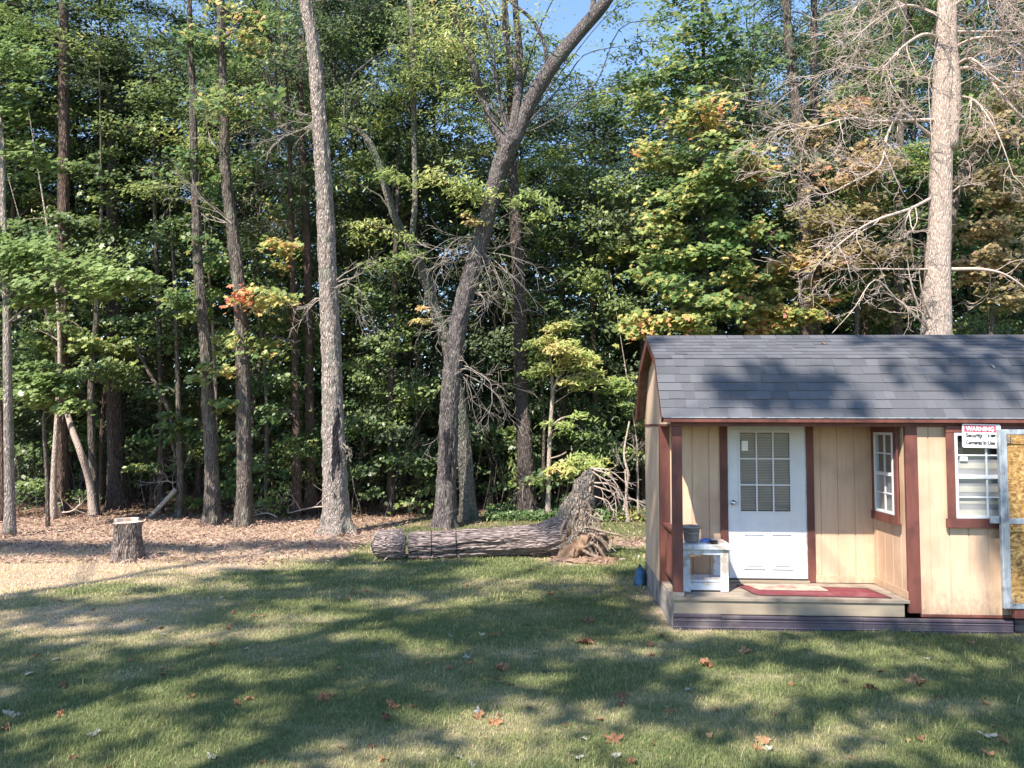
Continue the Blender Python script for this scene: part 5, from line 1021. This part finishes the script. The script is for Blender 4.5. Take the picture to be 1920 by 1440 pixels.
# fallen leaves on the lawn: each a thing
def leaf_shape(seed, curl):
    rr = random.Random(seed); out = []; L = rr.choice(('oak', 'maple')); n = 22
    for k in range(n):
        a = 2 * math.pi * k / n; lob = 5 if L == 'maple' else 7
        r_ = .5 * (.74 + .26 * math.cos(lob * a / 1.0 * .5 * 2) * (1 if L == 'maple' else .8)) * rr.uniform(.85, 1.12); r_ *= 1.0 if L == 'maple' else (.75 + .35 * abs(math.sin(a)))
        out.append((r_ * math.cos(a), r_ * math.sin(a)))
    m = MB(); v = [Vector((0, 0, .03))] + [Vector((x * .5, y * .5, .03 + curl * .06 * math.sin(i * 1.7 + seed))) for i, (x, y) in enumerate(out)] + [Vector((x, y, curl * (.30 * (x * x - y * y * .4) * 2 + rr.uniform(-.03, .08)))) for x, y in out]
    v = [q + Vector((0, 0, .02)) for q in v]
    f = [(0, 1 + k, 1 + (k + 1) % n) for k in range(n)] + [(1 + k, 1 + n + k, 1 + n + (k + 1) % n, 1 + (k + 1) % n) for k in range(n)]
    m.add(v, f); return m
LM = []
for sd in range(8):
    for tv in ((.2, .5, .62, .9)[sd % 4],):
        m = leaf_shape(sd, 1.0 + .5 * (sd % 3)); me_t = m; m.t = [tv + .05 * ((i * 7) % 3 - 1) for i in range(len(m.f))]; o = m.build('fallen_leaf', M['fallen'], None, tint=True); LM.append(o); COL.objects.unlink(o)
hero = [(1718, 1283, 44, 2, 'bright orange brown leaf lying alone right of centre on the lawn'), (1433, 1397, 42, 6, 'broad orange leaf near the bottom edge below the shed door'), (1325, 1228 + 24, 44, 1, 'wide tan brown leaf on the lawn in front of the shed porch post'), (1165, 1306, 30, 0, 'reddish brown leaf left of the broad orange leaf'), (1630, 1294, 34, 4, 'dull brown leaf just left of the bright orange brown leaf'), (925, 1357, 40, 1, 'pinkish brown leaf in the grass at the lower centre'), (940, 1253, 40, 2, 'tan oak leaf on its edge at the centre of the lawn'), (605, 1308, 36, 0, 'dark curled brown leaf left of centre on the lawn'), (1098, 1207, 46, 0, 'large dark curled leaf on the lawn left of the shed corner'), (1150, 1388, 40, 0, 'dark crumpled leaf at the bottom, left of the broad orange leaf'), (175, 1380, 36, 3, 'pale star shaped oak leaf at the lower left'), (25, 1338, 40, 7, 'pale blue grey leaf at the far lower left'), (1855, 1388, 34, 7, 'pale lobed leaf at the lower right'), (1102, 1166, 30, 0, 'dark leaf on the grass between the roots and the shed'), (1398, 1223, 28, 2, 'small orange leaf in front of the skirting'), (1218, 1208, 20, 1, 'small red brown leaf in front of the shed corner'), (735, 1323, 34, 5, 'rust coloured leaf on the lawn below the fallen log')]
def put_leaf(src, x, y, s_, label, group=None):
    o = src.copy(); COL.objects.link(o); o.name = 'fallen_leaf'; o.location = (x, y, gz1(x, y) + .012); o.scale = (s_, s_ * R.uniform(.7, 1), s_); o.rotation_euler = (R.uniform(-.25, .45), R.uniform(-.35, .35), R.uniform(0, 6.28)); tag(o, label, 'leaf', group)
for px, py, wpx, k, lab in hero:
    x, y = G(px, py); put_leaf(LM[k], x, y, wpx / F * y * 1.05, lab)
for k in range(150):
    py = 1190 + 250 * R.random() ** 1.2 if k < 90 else R.uniform(1060, 1200); px = R.uniform(5, 1915); x, y = G(px, py)
    if y > 7.9 and x > 1.6: continue
    j = R.randint(0, 7); put_leaf(LM[j], x, y, R.uniform(.05, .11), ('small brown fallen leaf lying in the grass', 'small orange fallen leaf lying in the grass', 'small tan fallen leaf lying in the grass', 'small pale fallen leaf lying in the grass')[j % 4], ('small brown leaves on the lawn', 'small orange leaves on the lawn', 'small tan leaves on the lawn', 'small pale leaves on the lawn')[j % 4])
# two pale leaves and a twig on the roof
for x, y, z, k, lab in ((3.62, .30, 2.87, 3, 'small pale leaf stuck on the right of the shed roof'), (1.95, .85, 3.19, 1, 'small pink brown leaf high on the shed roof')):
    o = LM[k].copy(); COL.objects.link(o); o.name = 'fallen_leaf'; o.location = S(x, y, z); o.scale = (.06, .06, .06); o.rotation_euler = (math.radians(50 if z < 3 else 24), 0, .4); tag(o, lab, 'leaf')
